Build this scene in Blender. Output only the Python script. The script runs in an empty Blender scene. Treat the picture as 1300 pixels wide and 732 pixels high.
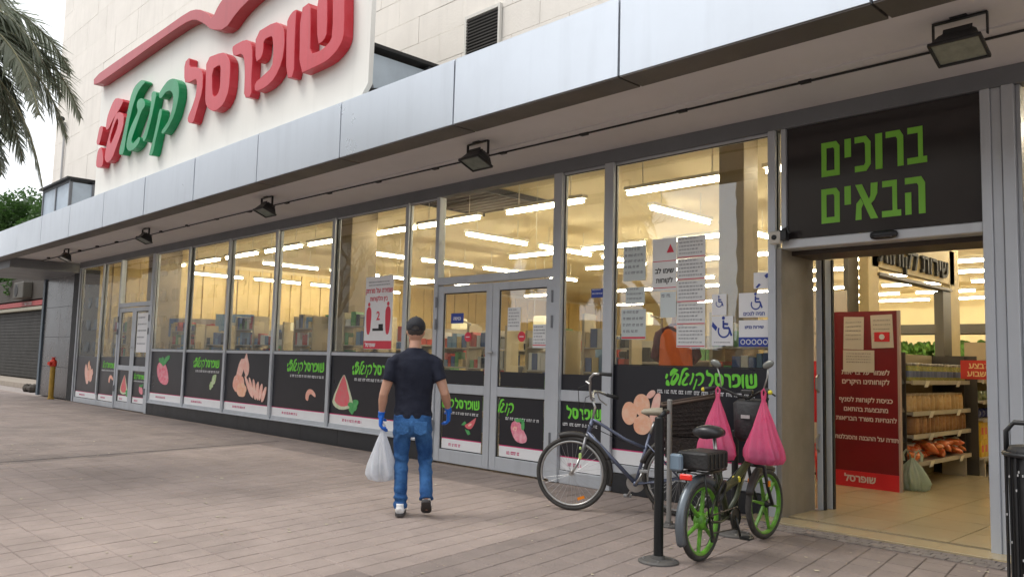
import bpy, math, random
from mathutils import Vector, Matrix, noise
random.seed(7)
R = math.radians
S = 0.9                      # the site is laid out in units of 0.9 m and scaled at the end
sc = bpy.context.scene
col = sc.collection
# ---------------------------------------------------------------- camera
yaw, pitch, roll, fpx = R(45.76713648), R(5.10689865), R(1.44952017), 1038.351
cy, sy, cp, sp = math.cos(yaw), math.sin(yaw), math.cos(pitch), math.sin(pitch)
fwd = Vector((-sy*cp, cy*cp, sp)); rt = Vector((cy, sy, 0)); up = rt.cross(fwd)
r2 = rt*math.cos(roll) + up*math.sin(roll); u2 = up*math.cos(roll) - rt*math.sin(roll)
cd = bpy.data.cameras.new('camera'); cam = bpy.data.objects.new('camera', cd); col.objects.link(cam)
M = Matrix((r2, u2, -fwd)).transposed().to_4x4(); M.translation = Vector((0, 0, 1.5*S)); cam.matrix_world = M
cd.sensor_width = 36; cd.lens = 36*fpx/1300; cd.clip_start = 0.05; cd.clip_end = 2000
sc.camera = cam
def px(x, y, z):             # where a place falls in the 1300 px photograph (used to skip paving nobody sees)
    d = Vector((x, y, z-1.5)); w = d.dot(fwd)
    if w < .1: return None
    return 650+fpx*d.dot(r2)/w, 366-fpx*d.dot(u2)/w
# ---------------------------------------------------------------- sky, sun, exposure
SUN_EL, SUN_AZ = R(56), R(224)     # azimuth clockwise from +Y
wd = bpy.data.worlds.new('World'); sc.world = wd; wd.use_nodes = True
nt = wd.node_tree; nt.nodes.clear()
sky = nt.nodes.new('ShaderNodeTexSky'); sky.sky_type = 'NISHITA'; sky.sun_disc = False
sky.sun_elevation = SUN_EL; sky.sun_rotation = SUN_AZ; sky.dust_density = 3; sky.air_density = 1.0
hs = nt.nodes.new('ShaderNodeHueSaturation'); hs.inputs['Saturation'].default_value = .16
mx = nt.nodes.new('ShaderNodeMix'); mx.data_type = 'RGBA'; mx.inputs[0].default_value = .62   # cloud cover
mx.inputs[7].default_value = (10.6, 10.9, 11.4, 1)
bg = nt.nodes.new('ShaderNodeBackground'); bg.inputs[1].default_value = .12
ow = nt.nodes.new('ShaderNodeOutputWorld')
nt.links.new(sky.outputs[0], hs.inputs['Color']); nt.links.new(hs.outputs[0], mx.inputs[6])
nt.links.new(mx.outputs[2], bg.inputs[0]); nt.links.new(bg.outputs[0], ow.inputs[0])
sl = bpy.data.lights.new('sun', 'SUN'); sl.energy = 1.2; sl.angle = R(25); sl.color = (1, .95, .87)
so = bpy.data.objects.new('sun', sl); col.objects.link(so)
sd = Vector((math.sin(SUN_AZ)*math.cos(SUN_EL), math.cos(SUN_AZ)*math.cos(SUN_EL), math.sin(SUN_EL)))
so.rotation_euler = (-sd).to_track_quat('-Z', 'Y').to_euler(); so.location = sd*60
sc.view_settings.view_transform = 'Standard'; sc.view_settings.look = 'None'
sc.view_settings.exposure = 0.62; sc.view_settings.gamma = 1
sc.cycles.use_denoising = True
sc.cycles.max_bounces = 10; sc.cycles.transparent_max_bounces = 16
sc.cycles.diffuse_bounces = 5; sc.cycles.glossy_bounces = 4; sc.cycles.sample_clamp_indirect = 6
# ---------------------------------------------------------------- materials
MATS = {}
def mat(name, c, rough=.6, metal=0., var=0., vscale=4., bump=0., bscale=40., spec=.5, emit=None, est=0., objvar=0., trans=0., streak=0., c2=None, coat=0., stain=0.):
    if name in MATS: return MATS[name]
    m = bpy.data.materials.new(name); m.use_nodes = True; t = m.node_tree; n = t.nodes; l = t.links
    b = n['Principled BSDF']; b.inputs['Base Color'].default_value = (*c, 1); b.inputs['Roughness'].default_value = rough
    b.inputs['Metallic'].default_value = metal; b.inputs['Specular IOR Level'].default_value = spec
    b.inputs['Coat Weight'].default_value = coat
    if emit: b.inputs['Emission Color'].default_value = (*emit, 1); b.inputs['Emission Strength'].default_value = est
    src = None
    class _T: pass
    tc = _T(); tc.outputs = {'Object': n.new('ShaderNodeNewGeometry').outputs['Position']}   # grain runs on across neighbouring pieces
    def mixc(fac, a_sock, a_col, b_col, mode='MIX'):
        k = n.new('ShaderNodeMix'); k.data_type = 'RGBA'; k.blend_type = mode
        if isinstance(fac, float): k.inputs[0].default_value = fac
        else: l.new(fac, k.inputs[0])
        if a_sock is not None: l.new(a_sock, k.inputs[6])
        else: k.inputs[6].default_value = (*a_col, 1)
        k.inputs[7].default_value = (*b_col, 1)
        return k.outputs[2]
    def ramp(sock, a, b_):
        r = n.new('ShaderNodeMapRange'); r.inputs[1].default_value = a; r.inputs[2].default_value = b_; l.new(sock, r.inputs[0]); return r.outputs[0]
    if var > 0:
        tx = n.new('ShaderNodeTexNoise'); tx.inputs['Scale'].default_value = vscale; tx.inputs['Detail'].default_value = 8; tx.inputs['Roughness'].default_value = .65
        l.new(tc.outputs['Object'], tx.inputs['Vector'])
        dk = c2 or tuple(v*(1-var) for v in c)
        src = mixc(ramp(tx.outputs[0], .35, .68), None, c, dk)
        rr = n.new('ShaderNodeMapRange'); rr.inputs[3].default_value = max(.03, rough-.1); rr.inputs[4].default_value = min(1, rough+.12)
        l.new(tx.outputs[0], rr.inputs[0]); l.new(rr.outputs[0], b.inputs['Roughness'])
    if streak > 0:
        mp = n.new('ShaderNodeMapping'); mp.inputs['Scale'].default_value = (3.2, 3.2, .25); l.new(tc.outputs['Object'], mp.inputs[0])
        tx = n.new('ShaderNodeTexNoise'); tx.inputs['Scale'].default_value = 2.2; tx.inputs['Detail'].default_value = 6; l.new(mp.outputs[0], tx.inputs['Vector'])
        k = n.new('ShaderNodeMath'); k.operation = 'MULTIPLY'; k.inputs[1].default_value = streak; l.new(ramp(tx.outputs[0], .5, .75), k.inputs[0])
        src = mixc(k.outputs[0], src, c, tuple(v*.55 for v in c))
    if stain > 0:
        tx = n.new('ShaderNodeTexNoise'); tx.inputs['Scale'].default_value = .55; tx.inputs['Detail'].default_value = 7; tx.inputs['Roughness'].default_value = .6
        l.new(tc.outputs['Object'], tx.inputs['Vector']); k = n.new('ShaderNodeMath'); k.operation = 'MULTIPLY'; k.inputs[1].default_value = stain
        l.new(ramp(tx.outputs[0], .48, .72), k.inputs[0]); src = mixc(k.outputs[0], src, c, tuple(v*.5 for v in c))
        tx = n.new('ShaderNodeTexNoise'); tx.inputs['Scale'].default_value = 26; tx.inputs['Detail'].default_value = 3; l.new(tc.outputs['Object'], tx.inputs['Vector'])
        k = n.new('ShaderNodeMath'); k.operation = 'MULTIPLY'; k.inputs[1].default_value = stain*.8; l.new(ramp(tx.outputs[0], .60, .75), k.inputs[0]); src = mixc(k.outputs[0], src, c, tuple(v*.62 for v in c))
    if objvar > 0:
        oi = n.new('ShaderNodeObjectInfo'); ge = n.new('ShaderNodeNewGeometry')
        ad = n.new('ShaderNodeMath'); ad.operation = 'ADD'; l.new(oi.outputs['Random'], ad.inputs[0]); l.new(ge.outputs['Random Per Island'], ad.inputs[1])
        fr = n.new('ShaderNodeMath'); fr.operation = 'FRACT'; l.new(ad.outputs[0], fr.inputs[0])
        k = n.new('ShaderNodeMath'); k.operation = 'MULTIPLY'; k.inputs[1].default_value = objvar; l.new(fr.outputs[0], k.inputs[0])
        src = mixc(k.outputs[0], src, c, tuple(v*.5 for v in c))
    if src is not None: l.new(src, b.inputs['Base Color'])
    if bump > 0:
        tx = n.new('ShaderNodeTexNoise'); tx.inputs['Scale'].default_value = bscale; tx.inputs['Detail'].default_value = 6
        l.new(tc.outputs['Object'], tx.inputs['Vector'])
        bp = n.new('ShaderNodeBump'); bp.inputs['Strength'].default_value = bump; bp.inputs['Distance'].default_value = .02
        l.new(tx.outputs[0], bp.inputs['Height']); l.new(bp.outputs[0], b.inputs['Normal'])
    if trans > 0:
        o = n['Material Output']; tr = n.new('ShaderNodeBsdfTransparent'); tl = n.new('ShaderNodeBsdfTranslucent'); tl.inputs[0].default_value = (*c, 1)
        a = n.new('ShaderNodeMixShader'); a.inputs[0].default_value = .45; l.new(b.outputs[0], a.inputs[1]); l.new(tl.outputs[0], a.inputs[2])
        tr.inputs[0].default_value = tuple(min(1, .3+v*.7) for v in c)+(1,)
        a2 = n.new('ShaderNodeMixShader'); a2.inputs[0].default_value = trans; l.new(a.outputs[0], a2.inputs[1]); l.new(tr.outputs[0], a2.inputs[2])
        l.new(a2.outputs[0], o.inputs[0])
    MATS[name] = m
    return m
def glass_mat(name, tint=(.96, .97, .96), base=.05, k=.55):
    m = bpy.data.materials.new(name); m.use_nodes = True; t = m.node_tree; n = t.nodes; l = t.links; n.clear()
    o = n.new('ShaderNodeOutputMaterial'); tr = n.new('ShaderNodeBsdfTransparent'); tr.inputs[0].default_value = (*tint, 1)
    g = n.new('ShaderNodeBsdfGlossy'); g.inputs['Roughness'].default_value = .0
    lw = n.new('ShaderNodeLayerWeight'); pw = n.new('ShaderNodeMath'); pw.operation = 'POWER'; pw.inputs[1].default_value = 3.2
    ma = n.new('ShaderNodeMath'); ma.operation = 'MULTIPLY_ADD'; ma.inputs[1].default_value = k; ma.inputs[2].default_value = base
    l.new(lw.outputs['Facing'], pw.inputs[0]); l.new(pw.outputs[0], ma.inputs[0])
    # large old panes are slightly wavy
    tc = n.new('ShaderNodeTexCoord'); nz = n.new('ShaderNodeTexNoise'); nz.inputs['Scale'].default_value = 1.6; nz.inputs['Detail'].default_value = 3
    bp = n.new('ShaderNodeBump'); bp.inputs['Strength'].default_value = .018; bp.inputs['Distance'].default_value = .05
    l.new(tc.outputs['Object'], nz.inputs['Vector']); l.new(nz.outputs[0], bp.inputs['Height']); l.new(bp.outputs[0], g.inputs['Normal'])
    mxs = n.new('ShaderNodeMixShader'); l.new(ma.outputs[0], mxs.inputs[0]); l.new(tr.outputs[0], mxs.inputs[1]); l.new(g.outputs[0], mxs.inputs[2])
    l.new(mxs.outputs[0], o.inputs[0]); return m
ALU = mat('grey_aluminium', (.50, .525, .56), .42, .25, var=.12, vscale=1.2, streak=.25)
ALUD = mat('dark_grey_aluminium', (.19, .20, .215), .45, .3, var=.15, vscale=1.5)
FASC = mat('fascia_cladding', (.64, .69, .75), .30, .45, var=.08, vscale=.7, streak=.16, objvar=.12, bump=.03, bscale=1.2)
STONE = mat('cream_stone', (.80, .755, .69), .85, var=.08, vscale=1.3, bump=.2, bscale=30, streak=.16, objvar=.07)
SOFF = mat('soffit_render', (.63, .61, .61), .8, var=.10, vscale=.8, bump=.1)
BLACK = mat('black_paint', (.016, .017, .019), .42, var=.3, vscale=8, bump=.05)
BLACKM = mat('matt_black', (.02, .02, .021), .65, var=.3, vscale=9)
KICK = mat('black_granite', (.028, .03, .034), .35, var=.3, vscale=3, objvar=.25)
PANEL = mat('black_print_film', (.015, .015, .021), .30, var=.25, vscale=1.2)
WHITE = mat('white_print', (.78, .78, .79), .5, var=.05)
PAPER = mat('paper_white', (.74, .75, .74), .75, var=.06, vscale=6)
RED = mat('red_acrylic', (.50, .018, .03), .38, var=.3, vscale=2.5, c2=(.54, .05, .07), coat=.12, spec=.35, streak=.3)
REDL = mat('roof_red', (.40, .025, .035), .4, var=.25, vscale=2, c2=(.42, .05, .06), coat=.1, spec=.35, streak=.3)
GREEN = mat('green_acrylic', (.0, .27, .09), .38, var=.25, vscale=2.5, coat=.12, spec=.35)
LIME = mat('lime_print', (.17, .66, .05), .5)
LIME2 = mat('lime_lettering', (.19, .50, .04), .5)
PINK = mat('magenta_print', (.60, .03, .16), .5)
YEL = mat('cream_wall_paint', (.80, .69, .42), .8, var=.10, vscale=1.1, bump=.05)
CEIL = mat('ceiling_paint', (.78, .66, .40), .85, var=.12, vscale=.9)
STEEL = mat('brushed_steel', (.42, .42, .41), .35, .8, var=.2, vscale=4)
GLASS = glass_mat('window_glass', base=.09, k=.68)
# ---------------------------------------------------------------- objects
def tag(o, label=None, cat=None, group=None, kind=None):
    if label: o['label'] = label
    if cat: o['category'] = cat
    if group: o['group'] = group
    if kind: o['kind'] = kind
    return o
def thing(name, label, cat, loc=(0, 0, 0), rz=0, group=None):
    o = bpy.data.objects.new(name, None); col.objects.link(o); o.empty_display_size = .2
    o.location = loc; o.rotation_euler = (0, 0, rz); return tag(o, label, cat, group)
def origin(p):
    v = Vector((0, 0, 0))
    while p is not None: v += p.location; p = p.parent
    return v
class MB:
    def __init__(s): s.v = []; s.f = []
    def poly(s, vs, fs):
        k = len(s.v); s.v += [tuple(p) for p in vs]; s.f += [tuple(i+k for i in f) for f in fs]; return s
    def box(s, x0, x1, y0, y1, z0, z1):
        return s.poly([(x0, y0, z0), (x1, y0, z0), (x1, y1, z0), (x0, y1, z0), (x0, y0, z1), (x1, y0, z1), (x1, y1, z1), (x0, y1, z1)],
                      [(3, 2, 1, 0), (4, 5, 6, 7), (0, 1, 5, 4), (1, 2, 6, 5), (2, 3, 7, 6), (3, 0, 4, 7)])
    def cb(s, c, d, rot=None):
        k = len(s.v); s.box(-d[0]/2, d[0]/2, -d[1]/2, d[1]/2, -d[2]/2, d[2]/2)
        for i in range(k, len(s.v)):
            p = Vector(s.v[i]); p = rot @ p if rot else p; s.v[i] = tuple(p+Vector(c))
        return s
    def tube(s, pts, r, n=8, flat=None, caps=True):
        pts = [Vector(p) for p in pts]; rs = r if isinstance(r, (list, tuple)) else [r]*len(pts)
        rings = []; ref = None
        for i, p in enumerate(pts):
            t = (pts[min(i+1, len(pts)-1)]-pts[max(i-1, 0)]).normalized()
            if ref is None:
                ref = Vector((0, 0, 1)) if abs(t.z) < .9 else Vector((1, 0, 0))
            a = (ref - t*ref.dot(t)).normalized(); b = t.cross(a); ref = a
            ring = []
            for k in range(n):
                an = 2*math.pi*k/n; q = p + a*math.cos(an)*rs[i] + b*math.sin(an)*rs[i]*(flat or 1); ring.append(q)
            rings.append(ring)
        vs = [q for g in rings for q in g]; fs = []
        for i in range(len(rings)-1):
            for k in range(n):
                a0 = i*n+k; b0 = i*n+(k+1) % n; fs.append((a0, b0, b0+n, a0+n))
        if caps: fs.append(tuple(range(n-1, -1, -1))); fs.append(tuple(range((len(rings)-1)*n, len(rings)*n)))
        return s.poly(vs, fs)
    def rings(s, pts, n=16, side=(1, 0, 0)):
        """closed loft through (x, y, z, a, b): a across (side), b along side x path"""
        P = [Vector(p[:3]) for p in pts]; vs = []; fs = []; side = Vector(side)
        for i, p in enumerate(pts):
            t = (P[min(i+1, len(P)-1)]-P[max(i-1, 0)])
            t = t.normalized() if t.length > 1e-9 else Vector((0, 0, 1))
            a = (side - t*side.dot(t)).normalized(); b = t.cross(a)
            for k in range(n):
                an = 2*math.pi*k/n; vs.append(P[i]+a*math.cos(an)*p[3]+b*math.sin(an)*p[4])
        for i in range(len(P)-1):
            for k in range(n):
                a0 = i*n+k; b0 = i*n+(k+1) % n; fs.append((a0, b0, b0+n, a0+n))
        fs.append(tuple(range(n-1, -1, -1))); fs.append(tuple(range((len(P)-1)*n, len(P)*n)))
        return s.poly(vs, fs)
    def ball(s, c, r, n=12, m=8, rot=None):
        r = r if isinstance(r, (tuple, list)) else (r, r, r); vs = [(0, 0, r[2])]; fs = []
        for i in range(1, m):
            ph = math.pi*i/m
            for k in range(n):
                th = 2*math.pi*k/n; vs.append((r[0]*math.sin(ph)*math.cos(th), r[1]*math.sin(ph)*math.sin(th), r[2]*math.cos(ph)))
        vs.append((0, 0, -r[2])); L = len(vs)-1
        for k in range(n): fs.append((0, 1+k, 1+(k+1) % n)); fs.append((L, L-n+(k+1) % n, L-n+k))
        for i in range(m-2):
            for k in range(n):
                a = 1+i*n+k; b = 1+i*n+(k+1) % n; fs.append((a, a+n, b+n, b))
        vs = [(rot @ Vector(p) if rot else Vector(p))+Vector(c) for p in vs]
        return s.poly(vs, fs)
    def lathe(s, prof, c, axis='z', n=24):
        vs = []; fs = []
        for (r, h) in prof:
            for k in range(n):
                an = 2*math.pi*k/n; a, b = r*math.cos(an), r*math.sin(an)
                q = (a, b, h) if axis == 'z' else ((a, h, b) if axis == 'y' else (h, a, b)); vs.append(Vector(q)+Vector(c))
        for i in range(len(prof)-1):
            for k in range(n):
                a0 = i*n+k; b0 = i*n+(k+1) % n; fs.append((a0, b0, b0+n, a0+n))
        return s.poly(vs, fs)
    def torus(s, c, Rr, r, axis='y', n=40, m=8, flat=1., a0=0., a1=2*math.pi):
        full = abs(a1-a0-2*math.pi) < 1e-6; N = n if full else n+1; vs = []; fs = []
        for i in range(N):
            an = a0+(a1-a0)*i/n
            for k in range(m):
                b = 2*math.pi*k/m; q = Rr+r*math.cos(b); h = r*flat*math.sin(b)
                p = (q*math.cos(an), h, q*math.sin(an)) if axis == 'y' else (q*math.cos(an), q*math.sin(an), h)
                vs.append(Vector(p)+Vector(c))
        for i in range(n):
            j = (i+1) % N
            for k in range(m): fs.append((i*m+k, i*m+(k+1) % m, j*m+(k+1) % m, j*m+k))
        if not full: fs.append(tuple(range(m))); fs.append(tuple(range((N-1)*m, N*m))[::-1])
        return s.poly(vs, fs)
    def flatpoly(s, pts, y0, y1):
        """(x, z) outline standing in the XZ plane from y0 (front) to y1; convex or star shaped outlines"""
        n = len(pts); vs = [(p[0], y0, p[1]) for p in pts]+[(p[0], y1, p[1]) for p in pts]
        return s.poly(vs, [tuple(range(n)), tuple(range(2*n-1, n-1, -1))]+[(i, i+n, (i+1) % n+n, (i+1) % n) for i in range(n)])
    def mesh(s, name, m, smooth=False):
        me = bpy.data.meshes.new(name); me.from_pydata(s.v, [], s.f); me.materials.append(m)
        me.validate(); me.update()
        import bmesh
        bm = bmesh.new(); bm.from_mesh(me); bmesh.ops.recalc_face_normals(bm, faces=bm.faces); bm.to_mesh(me); bm.free()
        if smooth: me.polygons.foreach_set('use_smooth', [True]*len(me.polygons))
        return me
    def build(s, name, m, parent=None, smooth=False, bevel=0, world=False, seg=1):
        if world and parent is not None:
            o0 = origin(parent); s.v = [(a-o0.x, b-o0.y, c-o0.z) for a, b, c in s.v]
        o = bpy.data.objects.new(name, s.mesh(name, m, smooth)); col.objects.link(o)
        if parent is not None: o.parent = parent
        if bevel:
            md = o.modifiers.new('bevel', 'BEVEL'); md.width = bevel; md.segments = seg; md.limit_method = 'ANGLE'; md.angle_limit = R(40)
        return o
def inst(name, me, parent, loc=(0, 0, 0), rot=(0, 0, 0), scale=(1, 1, 1)):
    o = bpy.data.objects.new(name, me); col.objects.link(o); o.parent = parent; o.location = loc; o.rotation_euler = rot; o.scale = scale; return o
def children(o): return [c for c in bpy.data.objects if c.parent is o]
def copy_tree(o, parent=None):
    c = o.copy(); col.objects.link(c); c.parent = parent
    for ch in list(o.children): copy_tree(ch, c)
    return c
def baked(o):
    """replace a curve/text/modified object with its plain mesh"""
    dg = bpy.context.evaluated_depsgraph_get(); dg.update(); me = bpy.data.meshes.new_from_object(o.evaluated_get(dg)); return me
def shape(rings, depth, bevel=0., grow=0.):
    """outlines in (x, z) with holes -> mesh standing in XZ, front at y = 0, back at y = depth"""
    cu = bpy.data.curves.new('outline', 'CURVE'); cu.dimensions = '2D'; cu.fill_mode = 'BOTH'
    cu.extrude = depth/2-bevel; cu.bevel_depth = bevel; cu.bevel_resolution = 1; cu.offset = grow-bevel
    for ring in rings:
        sp_ = cu.splines.new('POLY'); sp_.points.add(len(ring)-1); sp_.use_cyclic_u = True
        for i, p in enumerate(ring): sp_.points[i].co = (p[0], p[1], 0, 1)
    o = bpy.data.objects.new('outline', cu); me = bpy.data.meshes.new_from_object(o); bpy.data.objects.remove(o)
    me.transform(Matrix.Rotation(R(90), 4, 'X')); me.transform(Matrix.Translation((0, depth/2, 0)))
    return me
def soften(ring, k=2):
    """Chaikin corner cutting"""
    for _ in range(k):
        out = []
        for i in range(len(ring)):
            a = ring[i]; b = ring[(i+1) % len(ring)]
            out += [(a[0]*.78+b[0]*.22, a[1]*.78+b[1]*.22), (a[0]*.22+b[0]*.78, a[1]*.22+b[1]*.78)]
        ring = out
    return ring
def inside(p, ring):
    c = False; j = len(ring)-1
    for i in range(len(ring)):
        a, b = ring[i], ring[j]
        if (a[1] > p[1]) != (b[1] > p[1]) and p[0] < (b[0]-a[0])*(p[1]-a[1])/(b[1]-a[1])+a[0]: c = not c
        j = i
    return c
def text_mesh(s, size, bold=.0, depth=.002):
    """lettering as real outlines; strokes of one letter that overlap get their own depth"""
    import bmesh
    from mathutils.geometry import interpolate_bezier
    cu = bpy.data.curves.new('text', 'FONT'); cu.body = s[::-1] if any('\u0590' < ch < '\u05ff' for ch in s) else s
    cu.size = size; cu.align_x = 'CENTER'
    o = bpy.data.objects.new('text', cu); col.objects.link(o)
    for q in bpy.context.selected_objects: q.select_set(False)
    bpy.context.view_layer.objects.active = o; o.select_set(True); bpy.ops.object.convert(target='CURVE')
    rings = []
    for sp_ in o.data.splines:
        bp = sp_.bezier_points; ring = []
        for i in range(len(bp)):
            a, b = bp[i], bp[(i+1) % len(bp)]; pts = interpolate_bezier(a.co, a.handle_right, b.handle_left, b.co, 4)[:-1]
            for p in pts:
                if not ring or (p.xy-Vector(ring[-1])).length > size*.004: ring.append((p.x, p.y))
        if len(ring) > 2: rings.append(ring)
    bpy.data.objects.remove(o)
    outer = [r_ for r_ in rings if not any(q is not r_ and all(inside(p, q) for p in r_) for q in rings)]
    bm = bmesh.new()
    for i, r_ in enumerate(outer):
        holes = [q for q in rings if q is not r_ and all(inside(p, r_) for p in q)]
        me = shape([r_]+holes, depth, 0, bold); me.transform(Matrix.Translation((0, -depth/2-.0004*(i % 3), 0))); bm.from_mesh(me); bpy.data.meshes.remove(me)
    me = bpy.data.meshes.new('lettering'); bm.to_mesh(me); bm.free(); return me
def put(name, me, m, parent, loc, rot=(0, 0, 0), scale=(1, 1, 1)):
    me.materials.clear(); me.materials.append(m); return inst(name, me, parent, loc, rot, scale)
def voxel(mb, size, smooth=4, fac=.5):
    me = bpy.data.meshes.new('tmp'); me.from_pydata(mb.v, [], mb.f); me.update()
    import bmesh
    bm = bmesh.new(); bm.from_mesh(me); bmesh.ops.recalc_face_normals(bm, faces=bm.faces); bm.to_mesh(me); bm.free()
    o = bpy.data.objects.new('tmp', me); col.objects.link(o)
    a = o.modifiers.new('r', 'REMESH'); a.mode = 'VOXEL'; a.voxel_size = size
    b = o.modifiers.new('s', 'SMOOTH'); b.iterations = smooth; b.factor = fac
    m2 = baked(o); bpy.data.objects.remove(o); bpy.data.meshes.remove(me)
    m2.polygons.foreach_set('use_smooth', [True]*len(m2.polygons)); return m2
ORD = ['first', 'second', 'third', 'fourth', 'fifth', 'sixth', 'seventh', 'eighth', 'ninth', 'tenth', 'eleventh', 'twelfth', 'thirteenth', 'fourteenth', 'fifteenth', 'sixteenth', 'seventeenth', 'eighteenth']
F = 7.85                     # shop front plane
# outlines of the big sign letters on the plane they stand in (metres along the front, height)
GLYPHS = [
('shin',0,[[(-10.266,5.483),(-10.324,6.457),(-10.041,6.487),(-10.002,6.054),(-9.987,5.706),(-9.738,5.681),(-9.511,5.727),(-9.417,5.817),(-9.467,6.561),(-9.178,6.572),(-9.126,5.767),(-9.171,5.656),(-9.31,5.558),(-9.529,5.489),(-9.878,5.48)]]),
('shin_arm',0,[[(-9.806,5.784),(-9.877,6.497),(-9.611,6.543),(-9.556,5.897),(-9.632,5.802)]]),
('vav',0,[[(-10.64,5.514),(-10.707,6.366),(-10.636,6.448),(-10.532,6.492),(-10.424,6.487),(-10.442,6.357),(-10.437,5.952),(-10.412,5.474)]]),
('pe',0,[[(-11.681,6.48),(-11.065,6.49),(-10.866,6.385),(-10.762,6.272),(-10.731,6.051),(-10.782,5.781),(-10.972,5.591),(-11.25,5.512),(-11.598,5.517),(-11.615,5.668),(-11.371,5.721),(-11.087,5.786),(-11.061,5.995),(-11.112,6.25),(-11.164,6.288),(-11.393,6.29),(-11.388,6.104),(-11.452,6.01),(-11.626,5.992)]]),
('resh',0,[[(-12.443,6.483),(-12.018,6.472),(-11.851,6.389),(-11.76,6.276),(-11.731,6.019),(-11.739,5.772),(-11.694,5.464),(-11.958,5.509),(-11.969,5.826),(-12.0,6.086),(-12.089,6.261),(-12.402,6.285),(-12.475,6.426)]]),
('samekh',0,[[(-13.457,6.533),(-12.852,6.48),(-12.669,6.398),(-12.54,6.274),(-12.495,6.132),(-12.502,5.744),(-12.675,5.548),(-12.987,5.495),(-13.238,5.587),(-13.397,5.728),(-13.42,6.032)],[(-13.196,6.264),(-12.912,6.275),(-12.865,6.223),(-12.847,5.901),(-12.907,5.782),(-13.051,5.761),(-13.132,5.832)]]),
('lamed',0,[[(-14.385,6.683),(-14.158,6.734),(-14.149,6.539),(-13.894,6.49),(-13.622,6.368),(-13.543,6.252),(-13.536,5.976),(-13.663,5.757),(-13.765,5.586),(-13.844,5.463),(-14.067,5.521),(-14.095,5.624),(-13.922,5.784),(-13.789,5.978),(-13.788,6.199),(-13.847,6.255),(-14.12,6.249),(-14.344,6.315)]]),
('arc',1,[[(-15.502,6.366),(-15.316,6.459),(-15.097,6.529),(-14.836,6.507),(-14.63,6.393),(-14.543,6.231),(-14.547,6.051),(-14.691,5.771),(-14.919,5.607),(-15.132,5.516),(-15.249,5.551),(-15.244,5.603),(-14.999,5.701),(-14.834,5.878),(-14.789,6.077),(-14.836,6.218),(-14.964,6.299),(-15.161,6.317),(-15.347,6.237),(-15.472,6.265)]]),
('leg',1,[[(-15.384,6.058),(-15.272,5.981),(-15.393,5.698),(-15.496,5.503),(-15.616,5.202),(-15.791,5.217),(-15.798,5.259),(-15.662,5.479),(-15.537,5.752),(-15.443,6.002)]]),
('stroke',1,[[(-15.796,6.486),(-15.608,6.389),(-15.682,6.215),(-15.804,5.913),(-15.996,5.593),(-16.094,5.542),(-16.17,5.569),(-16.207,5.659),(-16.062,5.77),(-15.932,6.048),(-15.866,6.282),(-15.893,6.439)]]),
('cup',1,[[(-16.402,6.481),(-16.2,6.367),(-16.168,6.263),(-16.351,6.189),(-16.567,5.95),(-16.724,5.782),(-16.805,5.683),(-16.716,5.61),(-16.587,5.644),(-16.411,5.696),(-16.307,5.65),(-16.385,5.552),(-16.594,5.476),(-16.859,5.479),(-17.046,5.568),(-17.071,5.701),(-16.944,5.937),(-16.676,6.142),(-16.542,6.228),(-16.641,6.362),(-16.599,6.467)]]),
('tall',1,[[(-16.505,6.858),(-16.833,6.806),(-17.03,6.618),(-17.131,6.32),(-17.291,5.915),(-17.471,5.597),(-17.429,5.502),(-17.183,5.467),(-17.088,5.877),(-16.982,6.145),(-16.837,6.403),(-16.649,6.621),(-16.408,6.722),(-16.23,6.746),(-16.352,6.823)]]),
('tail',2,[[(-17.867,6.8),(-17.374,6.649),(-17.588,6.502),(-17.949,6.367),(-18.208,6.175),(-18.406,6.212),(-18.355,6.478),(-18.175,6.655),(-18.026,6.76)]]),
('loop',2,[[(-17.635,6.452),(-17.313,6.328),(-17.32,6.066),(-17.584,5.763),(-17.86,5.484),(-18.146,5.441),(-18.343,5.563),(-18.298,5.767),(-18.177,6.018),(-17.975,6.281),(-17.837,6.434)],[(-17.719,6.336),(-17.913,6.179),(-18.076,5.939),(-18.04,5.843),(-17.959,5.859),(-17.722,6.054),(-17.619,6.242)]]),
('dash',2,[[(-18.775,6.375),(-18.537,6.299),(-18.728,5.933),(-18.947,5.987),(-18.875,6.207)]]),
('foot',2,[[(-18.801,5.853),(-18.583,5.877),(-18.435,5.669),(-18.396,5.48),(-18.485,5.403),(-18.835,5.457),(-18.869,5.617)]]),
('roofline',3,[[(-19.275,7.558),(-17.701,7.574),(-15.591,7.563),(-14.223,7.574),(-13.814,7.495),(-13.407,7.303),(-13.199,7.131),(-12.981,7.313),(-12.588,7.434),(-11.519,7.512),(-9.898,7.476),(-9.877,7.237),(-10.984,7.12),(-11.804,7.057),(-12.251,6.973),(-12.68,6.793),(-13.204,6.94),(-13.509,7.137),(-13.923,7.342),(-14.401,7.393),(-15.561,7.385),(-17.657,7.343),(-19.227,7.331)]]),
]
# ================================================================ ground and paving
PAVE = mat('concrete_paver', (.335, .270, .240), .82, var=.24, vscale=1.1, bump=.35, bscale=60, objvar=.15, stain=.5)
JOINT = mat('paver_joint_sand', (.275, .22, .19), .95, var=.3, vscale=5)
def sheet(name, x0, x1, y0, y1, z, m):
    o = MB().poly([(x0, y0, z), (x1, y0, z), (x1, y1, z), (x0, y1, z)], [(0, 1, 2, 3)]).build(name, m); return tag(o, kind='structure')
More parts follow.
